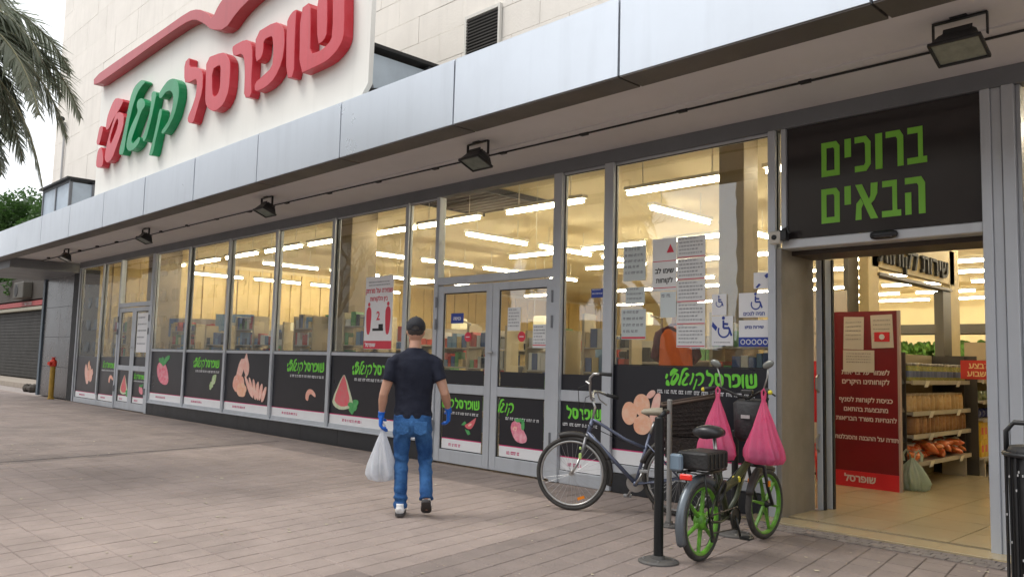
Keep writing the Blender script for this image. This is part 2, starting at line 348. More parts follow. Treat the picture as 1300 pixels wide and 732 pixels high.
# big ground sheet with a paver pattern in its material, for everything past the built pavers
gm = mat('far_paving', (.31, .27, .25), .85, var=.18, vscale=1.5, bump=.2)
t = gm.node_tree; n = t.nodes; l = t.links
br = n.new('ShaderNodeTexBrick'); tc = n.new('ShaderNodeTexCoord'); br.inputs['Scale'].default_value = 1; br.inputs['Brick Width'].default_value = .45
br.inputs['Row Height'].default_value = .28; br.inputs['Mortar Size'].default_value = .006; br.offset = 0
br.inputs['Color1'].default_value = (.31, .27, .25, 1); br.inputs['Color2'].default_value = (.275, .24, .222, 1); br.inputs['Mortar'].default_value = (.15, .12, .1, 1)
l.new(tc.outputs['Object'], br.inputs['Vector']); l.new(br.outputs[0], n['Principled BSDF'].inputs['Base Color'])
sheet('ground', -400, 400, -300, 500, -.03, gm)
bed = sheet('paving_bed', -36, 6, -1, 7.86, -.012, JOINT)
pavement = sheet('pavement', -34, -32, 1, 2, -.0135, JOINT)
SH = -.158
def cell(i, j): return i*.225, j*.28
cells = []
for i in range(-144, 24):
    for j in range(0, 28):
        u, v = cell(i, j); v0 = v+.05; cx = u+.1125+SH*(v0+.14); cyy = v0+.14
        if cyy > 7.72: continue
        q = px(cx, cyy, 0)
        if q is None or not (-260 < q[0] < 1560 and q[1] < 1150): continue
        if cx > -.4: continue
        cells.append((math.hypot(cx, cyy), cx, cyy, q))
cells.sort()
def paver_mb(mb, cx, cyy, dz=0, b=.006):
    a, h = .1102, .1375
    def P(x, y, z): return (cx+x+SH*y, cyy+y, z+dz)
    vs = [P(-a, -h, -.012), P(a, -h, -.012), P(a, h, -.012), P(-a, h, -.012)]
    vs += [P(-a, -h, -b), P(a, -h, -b), P(a, h, -b), P(-a, h, -b)]
    c = .005; vs += [P(-a+c, -h+c, 0), P(a-c, -h+c, 0), P(a-c, h-c, 0), P(-a+c, h-c, 0)]
    return mb.poly(vs, [(0, 1, 5, 4), (1, 2, 6, 5), (2, 3, 7, 6), (3, 0, 4, 7), (4, 5, 9, 8), (5, 6, 10, 9), (6, 7, 11, 10), (7, 4, 8, 11), (8, 9, 10, 11)])
PAVE2 = mat('dark_and_shaded_paver', (.25, .203, .182), .85, var=.24, vscale=1.1, bump=.4, bscale=60, objvar=.22, stain=.6)
pm = paver_mb(MB(), 0, 0).mesh('paver', PAVE); pm2 = paver_mb(MB(), 0, 0).mesh('dark_and_shaded_paver', PAVE2)
dark = lambda c: c[1] > -4.62-.09*c[2] or c[2] > 6.75 or c[1] < -12.35-.14*(c[2]-2.3)  # near-shop courses: canopy shade put into paver colour; both sides: darker paving
near = [c for c in cells if 0 < c[3][0] < 1300 and c[3][1] < 745][:300]; ns = set(id(c) for c in near)
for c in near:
    inst('dark_and_shaded_paver' if dark(c) else 'paver', pm2 if dark(c) else pm, pavement, (c[1], c[2], random.uniform(-.0018, .0012)), (random.uniform(-.004, .004), random.uniform(-.003, .003), 0))
rest = MB(); rest2 = MB()
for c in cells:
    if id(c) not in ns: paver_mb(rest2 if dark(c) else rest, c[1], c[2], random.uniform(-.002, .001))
tag(rest2.build('dark_and_shaded_pavers_beyond', PAVE2, pavement), kind='stuff')
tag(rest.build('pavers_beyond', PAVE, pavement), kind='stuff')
# darker patched strip of small setts along the threshold
SETT = mat('threshold_sett', (.22, .19, .175), .85, var=.3, vscale=9, bump=.5, objvar=.35)
strip = MB()
apron = tag(MB().box(-4.2, -1.0, 7.20, 7.50, -.01, .003).build('threshold_bed', JOINT), kind='structure')
sm = MB().cb((0, 0, 0), (.092, .088, .012)).mesh('sett', SETT)
for i in range(32):
    for j in range(3):
        inst('sett', sm, apron, (-4.1+i*.1+(j % 2)*.05, 7.255+j*.095, .006+random.uniform(-.002, .002)), (0, 0, random.uniform(-.06, .06)))
# dark movement joint and a mortar-smeared strip in the paving
mj = MB().poly([(-12.56, 2.3, .0025), (-12.50, 2.3, .0025), (-12.86, 5.0, .0025), (-13.28, 7.3, .0025), (-13.34, 7.3, .0025), (-12.93, 5.0, .0025)], [(0, 1, 2, 5), (5, 2, 3, 4)]).build('movement_joint', mat('joint_filler', (.10, .085, .08), .9, var=.4, vscale=6)); tag(mj, kind='structure')
# fallen petals, leaves and litter on the paving
LEAF = mat('dry_leaf', (.50, .45, .32), .8, objvar=.9)
lf = MB()
for k in range(420):
    x = random.uniform(-16, -2); y = random.uniform(1.5, 7.6); s_ = random.uniform(.004, .015)*random.choice((1, 1, 1.5)); a = random.random()*6
    p = [(x+s_*math.cos(a+b)*(1.6 if i % 2 else .7), y+s_*math.sin(a+b), .003+random.random()*.006) for i, b in enumerate((0, 1.2, 2.6, 3.9, 5.2))]
    lf.poly(p, [(0, 1, 2, 3, 4)])
tag(lf.build('leaf_litter', LEAF), kind='stuff')
# ================================================================ supermarket building
bld = thing('supermarket_building', 'long supermarket building clad in cream stone slabs above a glazed shop front', 'building', (0, 0, 0))
wall = MB().box(-30.6, 6, F+.06, F+.3, 4.15, 19).build('wall', JOINT and mat('stone_backing', (.64, .585, .51), .9), bld)
slab_cache = {}
def slab(x0, x1, z0, z1):
    g = .0035; d = (round(x1-x0, 3), round(z1-z0, 3))
    if d not in slab_cache: slab_cache[d] = MB().box(-d[0]/2+g, d[0]/2-g, -.03, .03, -d[1]/2+g, d[1]/2-g).mesh('stone_slab', STONE)
    inst('stone_slab', slab_cache[d], wall, ((x0+x1)/2, F+.032+random.uniform(-.003, .003), (z0+z1)/2))
z = 4.82-.0
zz = [4.82, 5.27, 5.72, 6.17, 6.62, 7.07, 7.52, 7.97, 8.42, 8.87, 9.32]
for i in range(len(zz)-1):          # right-hand part, 0.45 m courses
    x = -12.6+(i % 2)*.55
    while x < 2:
        x1 = x+1.1
        if not (zz[i] in (6.17,) and x < -8.4 and x1 > -9.2): slab(x, x1, zz[i], zz[i+1])
        x = x1
slab(-10.4-.1+.0, -9.2, 6.17, 6.62) if False else None
slab(-10.2, -9.15, 6.17, 6.62) if False else None
zl = [4.82, 5.72, 6.62, 7.52, 8.42, 9.32, 10.22, 11.12, 12.02, 12.92, 13.82, 14.72, 15.62, 16.52, 17.42, 18.32]
for i in range(len(zl)-1):          # left-hand part seen between palm and sign board, 0.9 m courses
    x = -30.6+(i % 2)*.9
    if i % 2: slab(-30.6, -29.7, zl[i], zl[i+1])
    while x < (-13 if i > 3 else -16.5):
        slab(x, x+1.8, zl[i], zl[i+1]); x += 1.8
gapx = [-12.05+1.1*k for k in range(12)]
# around the vent
xs = [x for x in [-12.05+1.1*k for k in range(14)]]
fill = MB(); 
for x0, x1 in ((-10.95+.0, -9.17), (-8.44, -6.55)):
    pass
vent = thing('wall_vent', 'dark louvred ventilation grille set in the cream stone wall above the canopy', 'vent', (-8.8, F, 6.4))
MB().box(-9.16, -8.44, F-.02, F+.02, 6.10, 6.66).build('backing', BLACKM, vent, world=True)
fr = MB(); fr.box(-9.19, -8.41, F-.05, F-.0, 6.64, 6.69).box(-8.45, -8.41, F-.05, F, 6.05, 6.64).box(-9.19, -9.15, F-.05, F, 6.05, 6.64)
fr.build('frame', mat('cream_metal', (.62, .6, .55), .5), vent, world=True)
ls = MB().cb((0, 0, 0), (.70, .045, .012), Matrix.Rotation(R(38), 3, 'X')).mesh('louvre', mat('louvre_metal', (.16, .15, .14), .5))
for k in range(11): inst('louvre', ls, vent, (-8.8+8.8, -.028, -.27+k*.049))
# courses beside the vent were skipped in the loop above: close them
for x0, x1 in ((-9.85, -9.19), (-8.41, -7.65)): slab(x0, x1, 6.17, 6.62)
slab(-9.19, -8.41, 6.13, 6.165) if False else None
# conduit and camera on the far left of the wall
cdm = MB().tube([(-29.4, F-.05, 4.9), (-29.4, F-.05, 9.0)], .035).mesh('wall_conduit', mat('conduit_grey', (.42, .42, .42), .5))
cond = bpy.data.objects.new('wall_conduit', cdm); col.objects.link(cond); tag(cond, 'thin grey pipe running up the cream wall beside the palm', 'pipe')
kk = MB().ball((-29.4, F-.2, 9.1), (.09, .14, .09)).build('pipe_cap', BLACKM, cond)
# ---------------------------------------------------------------- canopy
canopy = thing('canopy', 'long flat canopy faced with pale blue-grey metal panels over the shop front', 'canopy', (0, 0, 0))
CX = [-31.6, -29.4, -27.15, -24.93, -22.66, -20.40, -18.14, -15.86, -13.62, -11.36, -9.09, -6.80, -4.50, -2.25, .02, 2.3]
for a, b in zip(CX[:-1], CX[1:]):
    d = round(b-a, 3)
    key = ('f', d)
    if key not in slab_cache:
        g = .012
        slab_cache[key] = MB().box(-d/2+g, d/2-g, 0, .05, -.36, .36).mesh('fascia_panel', FASC)
        slab_cache[('r', d)] = MB().box(-d/2+g, d/2-g, .0, .33, -.012, .012).mesh('soffit_edge_strip', mat('bronze_return', (.125, .112, .10), .5, .2, var=.15, vscale=2))
        slab_cache[('t', d)] = MB().box(-d/2+g, d/2-g, 0, .22, -.012, .012).mesh('coping', FASC)
    o = inst('fascia_panel', slab_cache[key], canopy, ((a+b)/2, 5.65, 4.445), (random.uniform(-.006, .006), 0, random.uniform(-.003, .003)))
    inst('soffit_edge_strip', slab_cache[('r', d)], canopy, ((a+b)/2, 5.66, 4.085-.002), (0, 0, 0))
    inst('coping', slab_cache[('t', d)], canopy, ((a+b)/2, 5.66, 4.815), (0, 0, 0))
MB().box(-31.6, 2.3, 5.71, 5.74, 4.10, 4.80).build('panel_backing', BLACKM, canopy)
MB().box(-31.6, 2.3, 5.98, F+.05, 4.145, 4.20).build('soffit', SOFF, canopy)
MB().box(-31.6, 2.3, 5.74, F+.03, 4.62, 4.70).build('roof_deck', mat('roof_felt', (.2, .2, .2), .9, var=.3), canopy)
MB().box(-31.6, 2.3, 5.96, 6.0, 4.10, 4.15).build('shadow_gap', BLACKM, canopy)
MB().box(-31.5, -27.0, 6.0, F+.1, 3.86, 4.14).build('end_beam', ALUD, canopy)
# cable pipe with clips on the soffit
MB().box(-31, 2.2, 6.83, 6.95, 4.128, 4.1445).build('raised_seam', SOFF, canopy)
pipe = MB().tube([(-30, 6.80, 4.12), (-13, 6.86, 4.12), (-6, 6.97, 4.12), (-2.6, 6.99, 4.12), (2, 6.99, 4.12)], .012, 6).build('soffit_pipe', BLACKM); tag(pipe, 'thin dark cable pipe clipped along the underside of the canopy', 'pipe')
cm = MB().box(-.05, .05, -.03, .03, -.012, .025).mesh('clip', BLACKM)
for x in [-26+1.33*k for k in range(20)]: inst('clip', cm, pipe, (x, 6.98-(0 if x > -6 else (-6-x)*.0125), 4.12))
# ---------------------------------------------------------------- windows and doors
def bars(mb, xs, z0, z1, w=.09, y0=F-.045, y1=F+.06):
    for x in xs: mb.box(x-w/2, x+w/2, y0, y1, z0, z1)
    return mb
TOP, SILL, KZ = 3.98, 1.56, .30
bays = [(-26.55, -24.57, 'wk'), (-24.57, -23.2, 'wk'), (-20.8, -18.75, 'k'), (-18.75, -16.7, 'k'), (-16.7, -14.65, 'k'), (-14.65, -12.59, 'k'), (-12.59, -10.46, 'k'),
        (-10.46, -9.68, 'n'), (-7.14, -6.30, 'd'), (-6.30, -4.105, 'k0'), (-1.92, 1.2, 'r')]
def window(x0, x1, rects, zb, zt, hb):
    """x0..x1 between mullion centres; hb: (z, h) horizontal bars"""
    w = MB(); hw = .045
    w.box(x0-.001+hw*0, x0+hw, F-.045, F+.05, zb, zt).box(x1-hw, x1-.002, F-.045, F+.05, zb, zt)
    for z_, h in hb: w.box(x0+hw, x1-hw, F-.040, F+.045, z_-h/2, z_+h/2)
    o = w.build('window', ALU, bld, bevel=.006)
    for (z0_, z1_) in rects:
        MB().box(x0+hw-.01, x1-hw+.01, F-.004, F+.004, z0_, z1_).build('pane', GLASS, o)
        gk = MB()                                    # dark rubber gasket round the pane
        e = .012
        gk.box(x0+hw, x0+hw+e, F-.014, F-.005, z0_, z1_).box(x1-hw-e, x1-hw, F-.014, F-.005, z0_, z1_)
        gk.box(x0+hw+e, x1-hw-e, F-.014, F-.005, z1_-e, z1_).box(x0+hw+e, x1-hw-e, F-.014, F-.005, z0_, z0_+e)
        gk.build('gasket', BLACKM, o)
    return o
for x0, x1, k in bays:
    if k == 'k': window(x0, x1, [(.36, 1.53), (1.59, 3.95)], .28, 3.97, [(.32, .08), (1.56, .06), (3.96, .03)])
    elif k == 'k0': window(x0, x1, [(.32, 1.49), (1.49+.001, 3.95)], .22, 3.97, [(.27, .1), (3.96, .03)])
    elif k == 'wk': window(x0, x1, [(.14, 3.95)], .0, 3.97, [(.07, .14), (3.96, .03)])
    elif k == 'n': window(x0, x1, [(.15, 1.02), (1.16, 3.95)], .0, 3.97, [(.07, .16), (1.09, .14), (3.96, .03)])
    elif k == 'd': window(x0, x1, [(.15, 1.02), (1.16, 3.95)], .0, 3.97, [(.07, .16), (1.09, .14), (3.96, .03)])
    elif k == 'r': window(x0+.09, x1, [(.6, 2.72), (2.9, 3.9)], .0, 3.97, [(.3, .6), (2.81, .18), (3.94, .08)])
head = MB().box(-26.7, 1.3, F-.07, F+.1, 3.975, 4.144).build('head_frame', ALUD, bld, bevel=.004)
# extra depth posts where the shop front changes
for x, w in ((-26.62, .07), (-20.86, .1), (-10.40, .04), (-7.17, .14)): MB().box(x-w/2, x+w/2, F-.073, F-.046, .0, 3.975).build('mullion_cover', ALU, bld)
mc = MB().box(-.045, .045, -.065, .06, -1.84, 1.84).mesh('mullion', ALU)
for x in (-24.57, -18.75, -16.7, -14.65, -12.59): inst('mullion', mc, bld, (x, F, 2.133))
MB().box(-6.375, -6.235, F-.09, F-.046, .0, 3.975).build('mullion', ALU, bld, bevel=.005)
MB().box(-4.19, -4.107, F-.08, F-.0, .0, 3.975).build('door_post', ALU, bld, bevel=.006)
def door(x0, x1, xm, zt, zhead):
    """double door with transom light; x0..x1 outer, xm meeting stile"""
    fr = MB().box(x0-.05, x0+.03, F-.07, F+.06, 0, 3.975).box(x1-.03, x1+.05, F-.07, F+.06, 0, 3.975).box(x0+.03, x1-.03, F-.06, F+.05, zt+.02, zt+.13)
    o = fr.build('door_frame', ALU, bld, bevel=.006)
    MB().box(x0+.02, x1-.02, F-.004, F+.004, zt+.12, 3.98).build('transom_pane', GLASS, o)
    for a, b in ((x0+.035, xm-.006), (xm+.006, x1-.035)):
        st = .125
        lf = MB().box(a, a+st, F-.05, F+.01, .015, zt).box(b-st, b, F-.05, F+.01, .015, zt)
        lf.box(a+st, b-st, F-.048, F+.008, zt-.11, zt).box(a+st, b-st, F-.048, F+.008, .015, .20).box(a+st, b-st, F-.048, F+.008, 1.02, 1.15)
        leaf = lf.build('door_leaf', ALU, o, bevel=.006)
        # depth limit: panes hang on the frame
        for z0_, z1_ in ((.20, 1.02), (1.15, zt-.11)): MB().box(a+st-.01, b-st+.01, F-.018, F-.010, z0_, z1_).build('door_pane', GLASS, o)
        gk = MB()
        for z0_, z1_ in ((.20, 1.02), (1.15, zt-.11)):
            gk.box(a+st, a+st+.014, F-.03, F-.019, z0_, z1_).box(b-st-.014, b-st, F-.03, F-.019, z0_, z1_).box(a+st+.014, b-st-.014, F-.03, F-.019, z0_, z0_+.014).box(a+st+.014, b-st-.014, F-.03, F-.019, z1_-.014, z1_)
        gk.build('door_gasket', BLACKM, o)
    MB().tube([(xm-.02, F-.09, 1.62), (xm+.07, F-.09, 1.62)], .016).tube([(xm-.02, F-.05, 1.62), (xm-.02, F-.095, 1.62)], .012).build('door_latch', STEEL, o)
    for zh in (2.28, 1.95, .45):
        for xh in (x0+.028, x1-.028): MB().tube([(xh, F-.078, zh), (xh, F-.078, zh+.16)], .016, 6).build('hinge', ALUD, o)
    return o
door(-9.64, -7.20, -8.40, 2.60, 3.97)
door(-23.15, -20.93, -22.04, 2.66, 3.97)
# black granite plinth in slabs
plinth = MB().box(-20.84, -9.72, F-.03, F+.1, -.01, .275).build('plinth', BLACKM, bld)
for i in range(9):
    a = -20.84+i*1.2356; MB().box(a+.003, a+1.2326, F-.06, F-.031, -.005, .272).build('plinth_slab', KICK, plinth)
MB().box(-20.86, -9.70, F-.10, F+.02, .275, .293).build('sill_strip', ALU, bld)
for a, b in ((-6.23, -5.2), (-5.194, -4.15)): MB().box(a, b, F-.055, F+.1, -.005, .215).build('plinth_slab', KICK, plinth)
# ---------------------------------------------------------------- entrance portal
JAMB = mat('jamb_metal', (.27, .25, .22), .5, .25, var=.25, vscale=1.5, streak=.3)
portal = MB().box(-4.105, -4.05, 7.79, 8.51, .0, 2.736).build('entrance_jamb', JAMB, bld, bevel=.004)
MB().box(-4.05, -3.998, 7.79, 7.89, 2.82, 3.975).build('sign_frame', ALU, bld, bevel=.004)
for q in ((-2.18, -2.10, 7.78, 7.93, 3.975), (-2.10, -2.02, 7.80, 8.1, 3.975), (-2.01, -1.915, 7.77, 8.1, 3.975), (-1.915, -1.88, 7.83, 8.1, 3.975)): MB().box(q[0], q[1], q[2], q[3], 0, q[4]).build('entrance_post', ALU, bld, bevel=.005)
MB().box(-4.05, -2.18, 7.80, 8.01, 2.72, 2.814).build('door_track', mat('light_aluminium', (.52, .54, .56), .4, .3, streak=.2), bld, bevel=.012, seg=2)
MB().box(-4.05, -2.18, 8.02, 8.50, 2.675, 2.84).build('track_lining', mat('dark_bronze', (.05, .038, .03), .5, .2), bld)
MB().box(-4.0, -1.95, 8.11, 8.45, 2.842, 4.14).build('lobby_bulkhead', CEIL, bld)
sl_ = MB().box(-4.044, -3.982, 8.55, 8.61, .02, 2.70).box(-4.018, -3.946, 8.695, 8.757, .02, 2.70).build('sliding_door', ALU, bld, bevel=.004)
MB().box(-3.982, -3.962, 8.56, 8.60, .02, 2.70).box(-3.946, -3.93, 8.705, 8.747, .02, 2.70).build('rubber_edge', BLACKM, sl_)
for z_ in (.72, 1.35): MB().tube([(-4.018, 8.55, z_-.09), (-4.018, 8.49, z_-.05), (-4.018, 8.49, z_+.05), (-4.018, 8.55, z_+.09)], .012).build('pull_handle', STEEL, sl_)
MB().box(-4.07, -3.987, 8.49, 8.78, 0, .027).build('floor_guide', STEEL, bld)
# ---------------------------------------------------------------- adverts on the lower panes
def soft_blob(cx, cz, rx, rz, k=14, rough=.12, rot=0, seed=0):
    rr = random.Random(seed); out = []
    for i in range(k):
        a = 2*math.pi*i/k; q = 1+rr.uniform(-rough, rough); x, z_ = rx*q*math.cos(a), rz*q*math.sin(a)
        out.append((cx+x*math.cos(rot)-z_*math.sin(rot), cz+x*math.sin(rot)+z_*math.cos(rot)))
    return out
def fmat(n_, c, c2): return mat(n_, c, .5, var=.5, vscale=14, c2=c2)
FM = dict(melon=fmat('print_watermelon', (.75, .10, .13), (.62, .20, .20)), rind=fmat('print_rind', (.66, .66, .5), (.5, .6, .35)), leaf=fmat('print_leaf', (.05, .30, .08), (.12, .42, .14)),
          straw=fmat('print_strawberry', (.78, .10, .18), (.8, .42, .45)), egg=fmat('print_egg', (.85, .42, .26), (.88, .58, .42)), chick=fmat('print_chicken', (.85, .42, .34), (.88, .62, .52)),
          shrimp=fmat('print_shrimp', (.82, .33, .22), (.86, .55, .45)), steak=fmat('print_steak', (.72, .12, .22), (.82, .45, .5)), lime=fmat('print_green', (.38, .55, .22), (.6, .7, .45)), dark=fmat('print_dark', (.10, .02, .03), (.2, .05, .05)))
def food(kind, p, cx, cz, s, y):
    L = []
    s = s*1.22; y = y
    if kind == 'melon': L = [('rind', [(-.52, -.30), (-.40, -.52), (-.1, -.62), (.35, -.50), (.42, -.40), (.02, .62), (-.1, .6)]), ('melon', [(-.42, -.25), (-.3, -.42), (-.05, -.50), (.30, -.40), (-.0, .6), (-.08, .58)])] + [('leaf', soft_blob(.30+dx, -.42+dz, .13, .12, 9, .3, seed=3)) for dx, dz in ((0, 0), (.16, -.05), (.05, -.17), (.2, .1))]
    if kind == 'straw': L = [('straw', [(-.40, .25), (-.30, .42), (-.05, .50), (.20, .40), (.40, .1), (.50, -.30), (.40, -.48), (.15, -.50), (-.15, -.38), (-.35, -.1)])] + [('leaf', soft_blob(.02+dx, .48+dz, .10, .2, 7, .2, rot=r_, seed=5)) for dx, dz, r_ in ((0, 0, .3), (.18, .02, -.4), (.30, .12, -.9), (-.12, .02, 1.))]
    if kind == 'steak': L = [('steak', [(-.50, .12), (-.42, .38), (-.15, .48), (.1, .40), (.3, .1), (.55, -.22), (.5, -.42), (.2, -.50), (-.15, -.42), (-.35, -.2)]), ('chick', soft_blob(-.22, .12, .14, .10, 10, .3, seed=8)), ('steak', soft_blob(-.2, .1, .07, .05, 8, .3, seed=9)), ('leaf', soft_blob(.0, .5, .2, .10, 9, .35, seed=2)), ('leaf', soft_blob(.28, .36, .12, .24, 9, .3, seed=4))]
    if kind == 'egg': L = [('chick', soft_blob(.55, .2, .16, .5, 12, .12, rot=-.25, seed=11)), ('chick', soft_blob(.38, .62, .20, .10, 10, .2, rot=.5, seed=12)), ('egg', soft_blob(-.42, 0, .29, .36, 18, .02)), ('egg', soft_blob(.05, .28, .31, .34, 18, .02)), ('egg', soft_blob(.1, -.32, .35, .30, 18, .02, rot=.4))]
    if kind == 'chick': L = [('chick', soft_blob(-.28, .35, .16, .5, 14, .15, rot=-.3, seed=21)), ('chick', soft_blob(.02, .55, .13, .42, 14, .15, rot=.1, seed=22)), ('shrimp', soft_blob(-.36, -.12, .30, .34, 16, .1, seed=23)), ('egg', soft_blob(-.16, -.34, .25, .25, 16, .1, seed=24))] + [('chick', soft_blob(.18+.16*k, -.18-.05*k, .075, .42-.03*k, 10, .15, rot=.5-.16*k, seed=30+k)) for k in range(6)]
    if kind == 'meat': L = [('chick', soft_blob(-.2, .0, .2, .55, 12, .15, rot=.25, seed=41)), ('shrimp', soft_blob(.12, .05, .18, .5, 12, .2, rot=-.1, seed=42)), ('chick', soft_blob(.32, -.05, .16, .4, 12, .2, rot=-.3, seed=43)), ('egg', soft_blob(-.02, .5, .12, .25, 9, .2, seed=44))]
    if kind == 'shrimp': L = [('shrimp', [(-.4, -.3), (-.42, .1), (-.2, .42), (.12, .42), (.42, .15), (.45, -.1), (.25, -.02), (.05, .12), (-.12, .02), (-.18, -.4)]), ('chick', soft_blob(-.05, .26, .18, .07, 9, .2, rot=.3))]
    if kind == 'chili': L = [('leaf', soft_blob(-.42, -.0, .2, .09, 7, .5, rot=.6, seed=51)), ('leaf', soft_blob(-.1, -.42, .09, .22, 7, .5, rot=.9, seed=52)), ('melon', [(-.35, -.08), (0, .06), (.35, .26), (.58, .38), (.42, .0), (.2, -.24), (-.05, -.26), (-.25, -.2)]), ('chick', soft_blob(.08, -.04, .14, .06, 8, .3, rot=.4, seed=53))]
    if kind == 'herb': L = [('lime', soft_blob(.1, .15, .2, .42, 12, .25, rot=-.3, seed=61)), ('lime', soft_blob(-.12, -.22, .18, .28, 12, .25, rot=-.5, seed=62)), ('rind', soft_blob(.02, .05, .07, .28, 9, .2, rot=-.4, seed=63))]
    for i, (m_, pts) in enumerate(L):
        wx = 1.5 if cx < -10 else 1.0       # the pictures on the long windows are printed wide
        pts = soften([(cx+s*a*wx, cz+s*b) for a, b in pts], 1)
        MB().flatpoly(pts, y-.0012*(i+2), y-.0002).build('picture', FM[m_], p)
LOGO = {}
def logo(p, xr, zb, h, y, m, words=('a', 'b', 'c'), clip=None):
    """the name from the big sign, flat: right edge xr, baseline zb, letter height h"""
    for i, (n_, c_, rings) in enumerate(GLYPHS):
        if c_ == 3 or 'abc'[c_] not in words: continue
        k = h/1.02; off = -8.95
        rg = [[((a-off)*k*.80+xr, (b-5.47)*k+zb) for a, b in ring] for ring in rings]
        xs_ = [q[0] for q in rg[0]]
        if clip and (min(xs_) < clip[0] or max(xs_) > clip[1]): continue
        me = shape([soften(r_, 1) for r_ in rg], .001); me.transform(Matrix.Translation((0, y-.003-.0006*(i % 3), 0)))
        o = put('lettering', me, m, p, (0, 0, 0))
def words_line(p, x0, x1, z_, h, y, m, seed=0, name='small_print'):
    rr = random.Random(seed); mb = MB(); x = x0
    while x < x1-h*.4:
        for k in range(rr.randint(2, 5)):
            w = h*rr.uniform(.35, .6)
            if x+w > x1: break
            mb.box(x, x+w*.25, y-.004, y-.001, z_, z_+h); 
            if rr.random() < .7: mb.box(x+w*.25, x+w*.8, y-.004, y-.001, z_+h*.75, z_+h)
            if rr.random() < .4: mb.box(x+w*.25, x+w*.8, y-.004, y-.001, z_, z_+h*.22)
            x += w
        x += h*.6
    return tag(mb.build(name, m, p), kind='stuff')
PY = F-.020
def advert(x0, x1, zt, label, foods=(), logos=(), zb=.36, strip=True, x_strip=None, y=PY):
    a = thing('advert_panel', label, 'poster', (0, 0, 0))
    MB().box(x0+.05, x1-.05, y, y+.006, (zb+.17 if strip else zb), zt).build('film', PANEL, a)
    if strip:
        MB().box(x0+.05, x1-.05, y, y+.006, zb, zb+.155).build('white_band', WHITE, a)
        MB().box(x0+.05, x1-.05, y-.001, y+.005, zb+.156, zb+.169).build('magenta_line', PINK, a)
        words_line(a, x0+(x1-x0)*.22, x0+(x1-x0)*.5, zb+.055, .04, y, PINK, int(-x0*10))
    for k, cx, cz, s in foods: food(k, a, cx, cz, s, y)
    for xr, zb_, h, wd_, sub in logos:
        logo(a, xr, zb_, h, y, LIME, wd_)
        if sub: words_line(a, sub[0], sub[1], zb_-h*.62, h*.26, y, WHITE, int(-xr*7))
    return a
advert(-26.5, -24.62, 1.35, 'leftmost black advert with raw meat at the far end of the shop front', [('meat', -25.4, .83, .42)], zb=.16)
advert(-24.52, -23.25, 1.35, 'black advert with a lone shrimp left of the far double door', [('shrimp', -23.55, .75, .22)], [(-23.3, 1.05, .14, 'ab', (-24.3, -23.3))], zb=.16)
advert(-22.98, -22.15, 1.00, 'small black advert with a watermelon slice low on the far left door leaf', [('melon', -22.5, .64, .34)], zb=.2)
advert(-21.93, -21.1, 1.00, 'small black advert with a strawberry low on the far right door leaf', [('straw', -21.35, .55, .17)], [(-21.12, .82, .11, 'ab', (-21.85, -21.15))], zb=.2)
for a, b in ((-22.98, -22.15), (-21.93, -21.1)):
    o = MB().box(a, b, PY, PY+.006, 1.155, 1.38).build('dark_film', PANEL); tag(o, 'plain dark film strip at mid height of the far %s door leaf' % ('left' if a < -22.5 else 'right'), 'film')
advert(-20.8, -18.75, 1.53, 'black advert with one large red strawberry just right of the far double door', [('straw', -20.05, 1.02, .46)])
advert(-18.75, -16.7, 1.53, 'black advert with green lettering and a small pale green herb', [('herb', -17.25, .90, .26)], [(-16.95, 1.20, .17, 'abc', (-18.15, -16.95))])
advert(-16.7, -14.65, 1.53, 'black advert with chicken pieces and a fan of shrimps', [('chick', -15.75, .98, .46)])
advert(-14.65, -12.59, 1.53, 'black advert with green lettering and a small pink shrimp', [('shrimp', -13.2, .80, .22)], [(-12.75, 1.22, .17, 'abc', (-13.95, -12.75))])
advert(-12.59, -10.46, 1.53, 'black advert with a watermelon wedge beside the man in the cap', [('melon', -12.1, .90, .40)], [(-10.55, 1.22, .17, 'abc', (-11.8, -10.6))])
advert(-10.46, -9.68, 1.03, 'narrow black advert hidden behind the man in the cap', [('straw', -10.1, .62, .2)], zb=.16)
advert(-9.50, -8.52-.02, 1.02, 'black advert with a red chili low on the left leaf of the near double door', [('chili', -8.85, .60, .22)], [(-8.62, .80, .13, 'ab', (-9.4, -8.62))], zb=.2)
advert(-8.27, -7.35, 1.02, 'black advert with a pink steak low on the right leaf of the near double door', [('steak', -7.85, .57, .25)], [(-7.33, .80, .14, 'bc', (-8.1, -7.45))], zb=.2)
advert(-7.14, -6.30, 1.02, 'narrow black advert between the near double door and the wide window', [], [(-6.40, .80, .14, 'a', (-7.05, -6.45))], zb=.16)
advert(-6.30, -4.12, 1.49, 'wide black advert with brown eggs behind the parked bicycles', [('egg', -5.84, .93, .31)], [(-4.32, 1.28, .15, 'abc', (-5.6, -4.35))], zb=.33)
for i, (a, b, lb) in enumerate(((-9.44, -8.57, 'left leaf of the near double door'), (-8.23, -7.40, 'right leaf of the near double door'), (-7.09, -6.37, 'narrow pane right of the near double door'), (-10.42, -9.74, 'narrow pane behind the man in the cap'))):
    o = MB().box(a+.004*0, b, PY, PY+.006, 1.165, 1.36).build('dark_film', PANEL); tag(o, 'plain dark film strip across the '+lb, 'film')
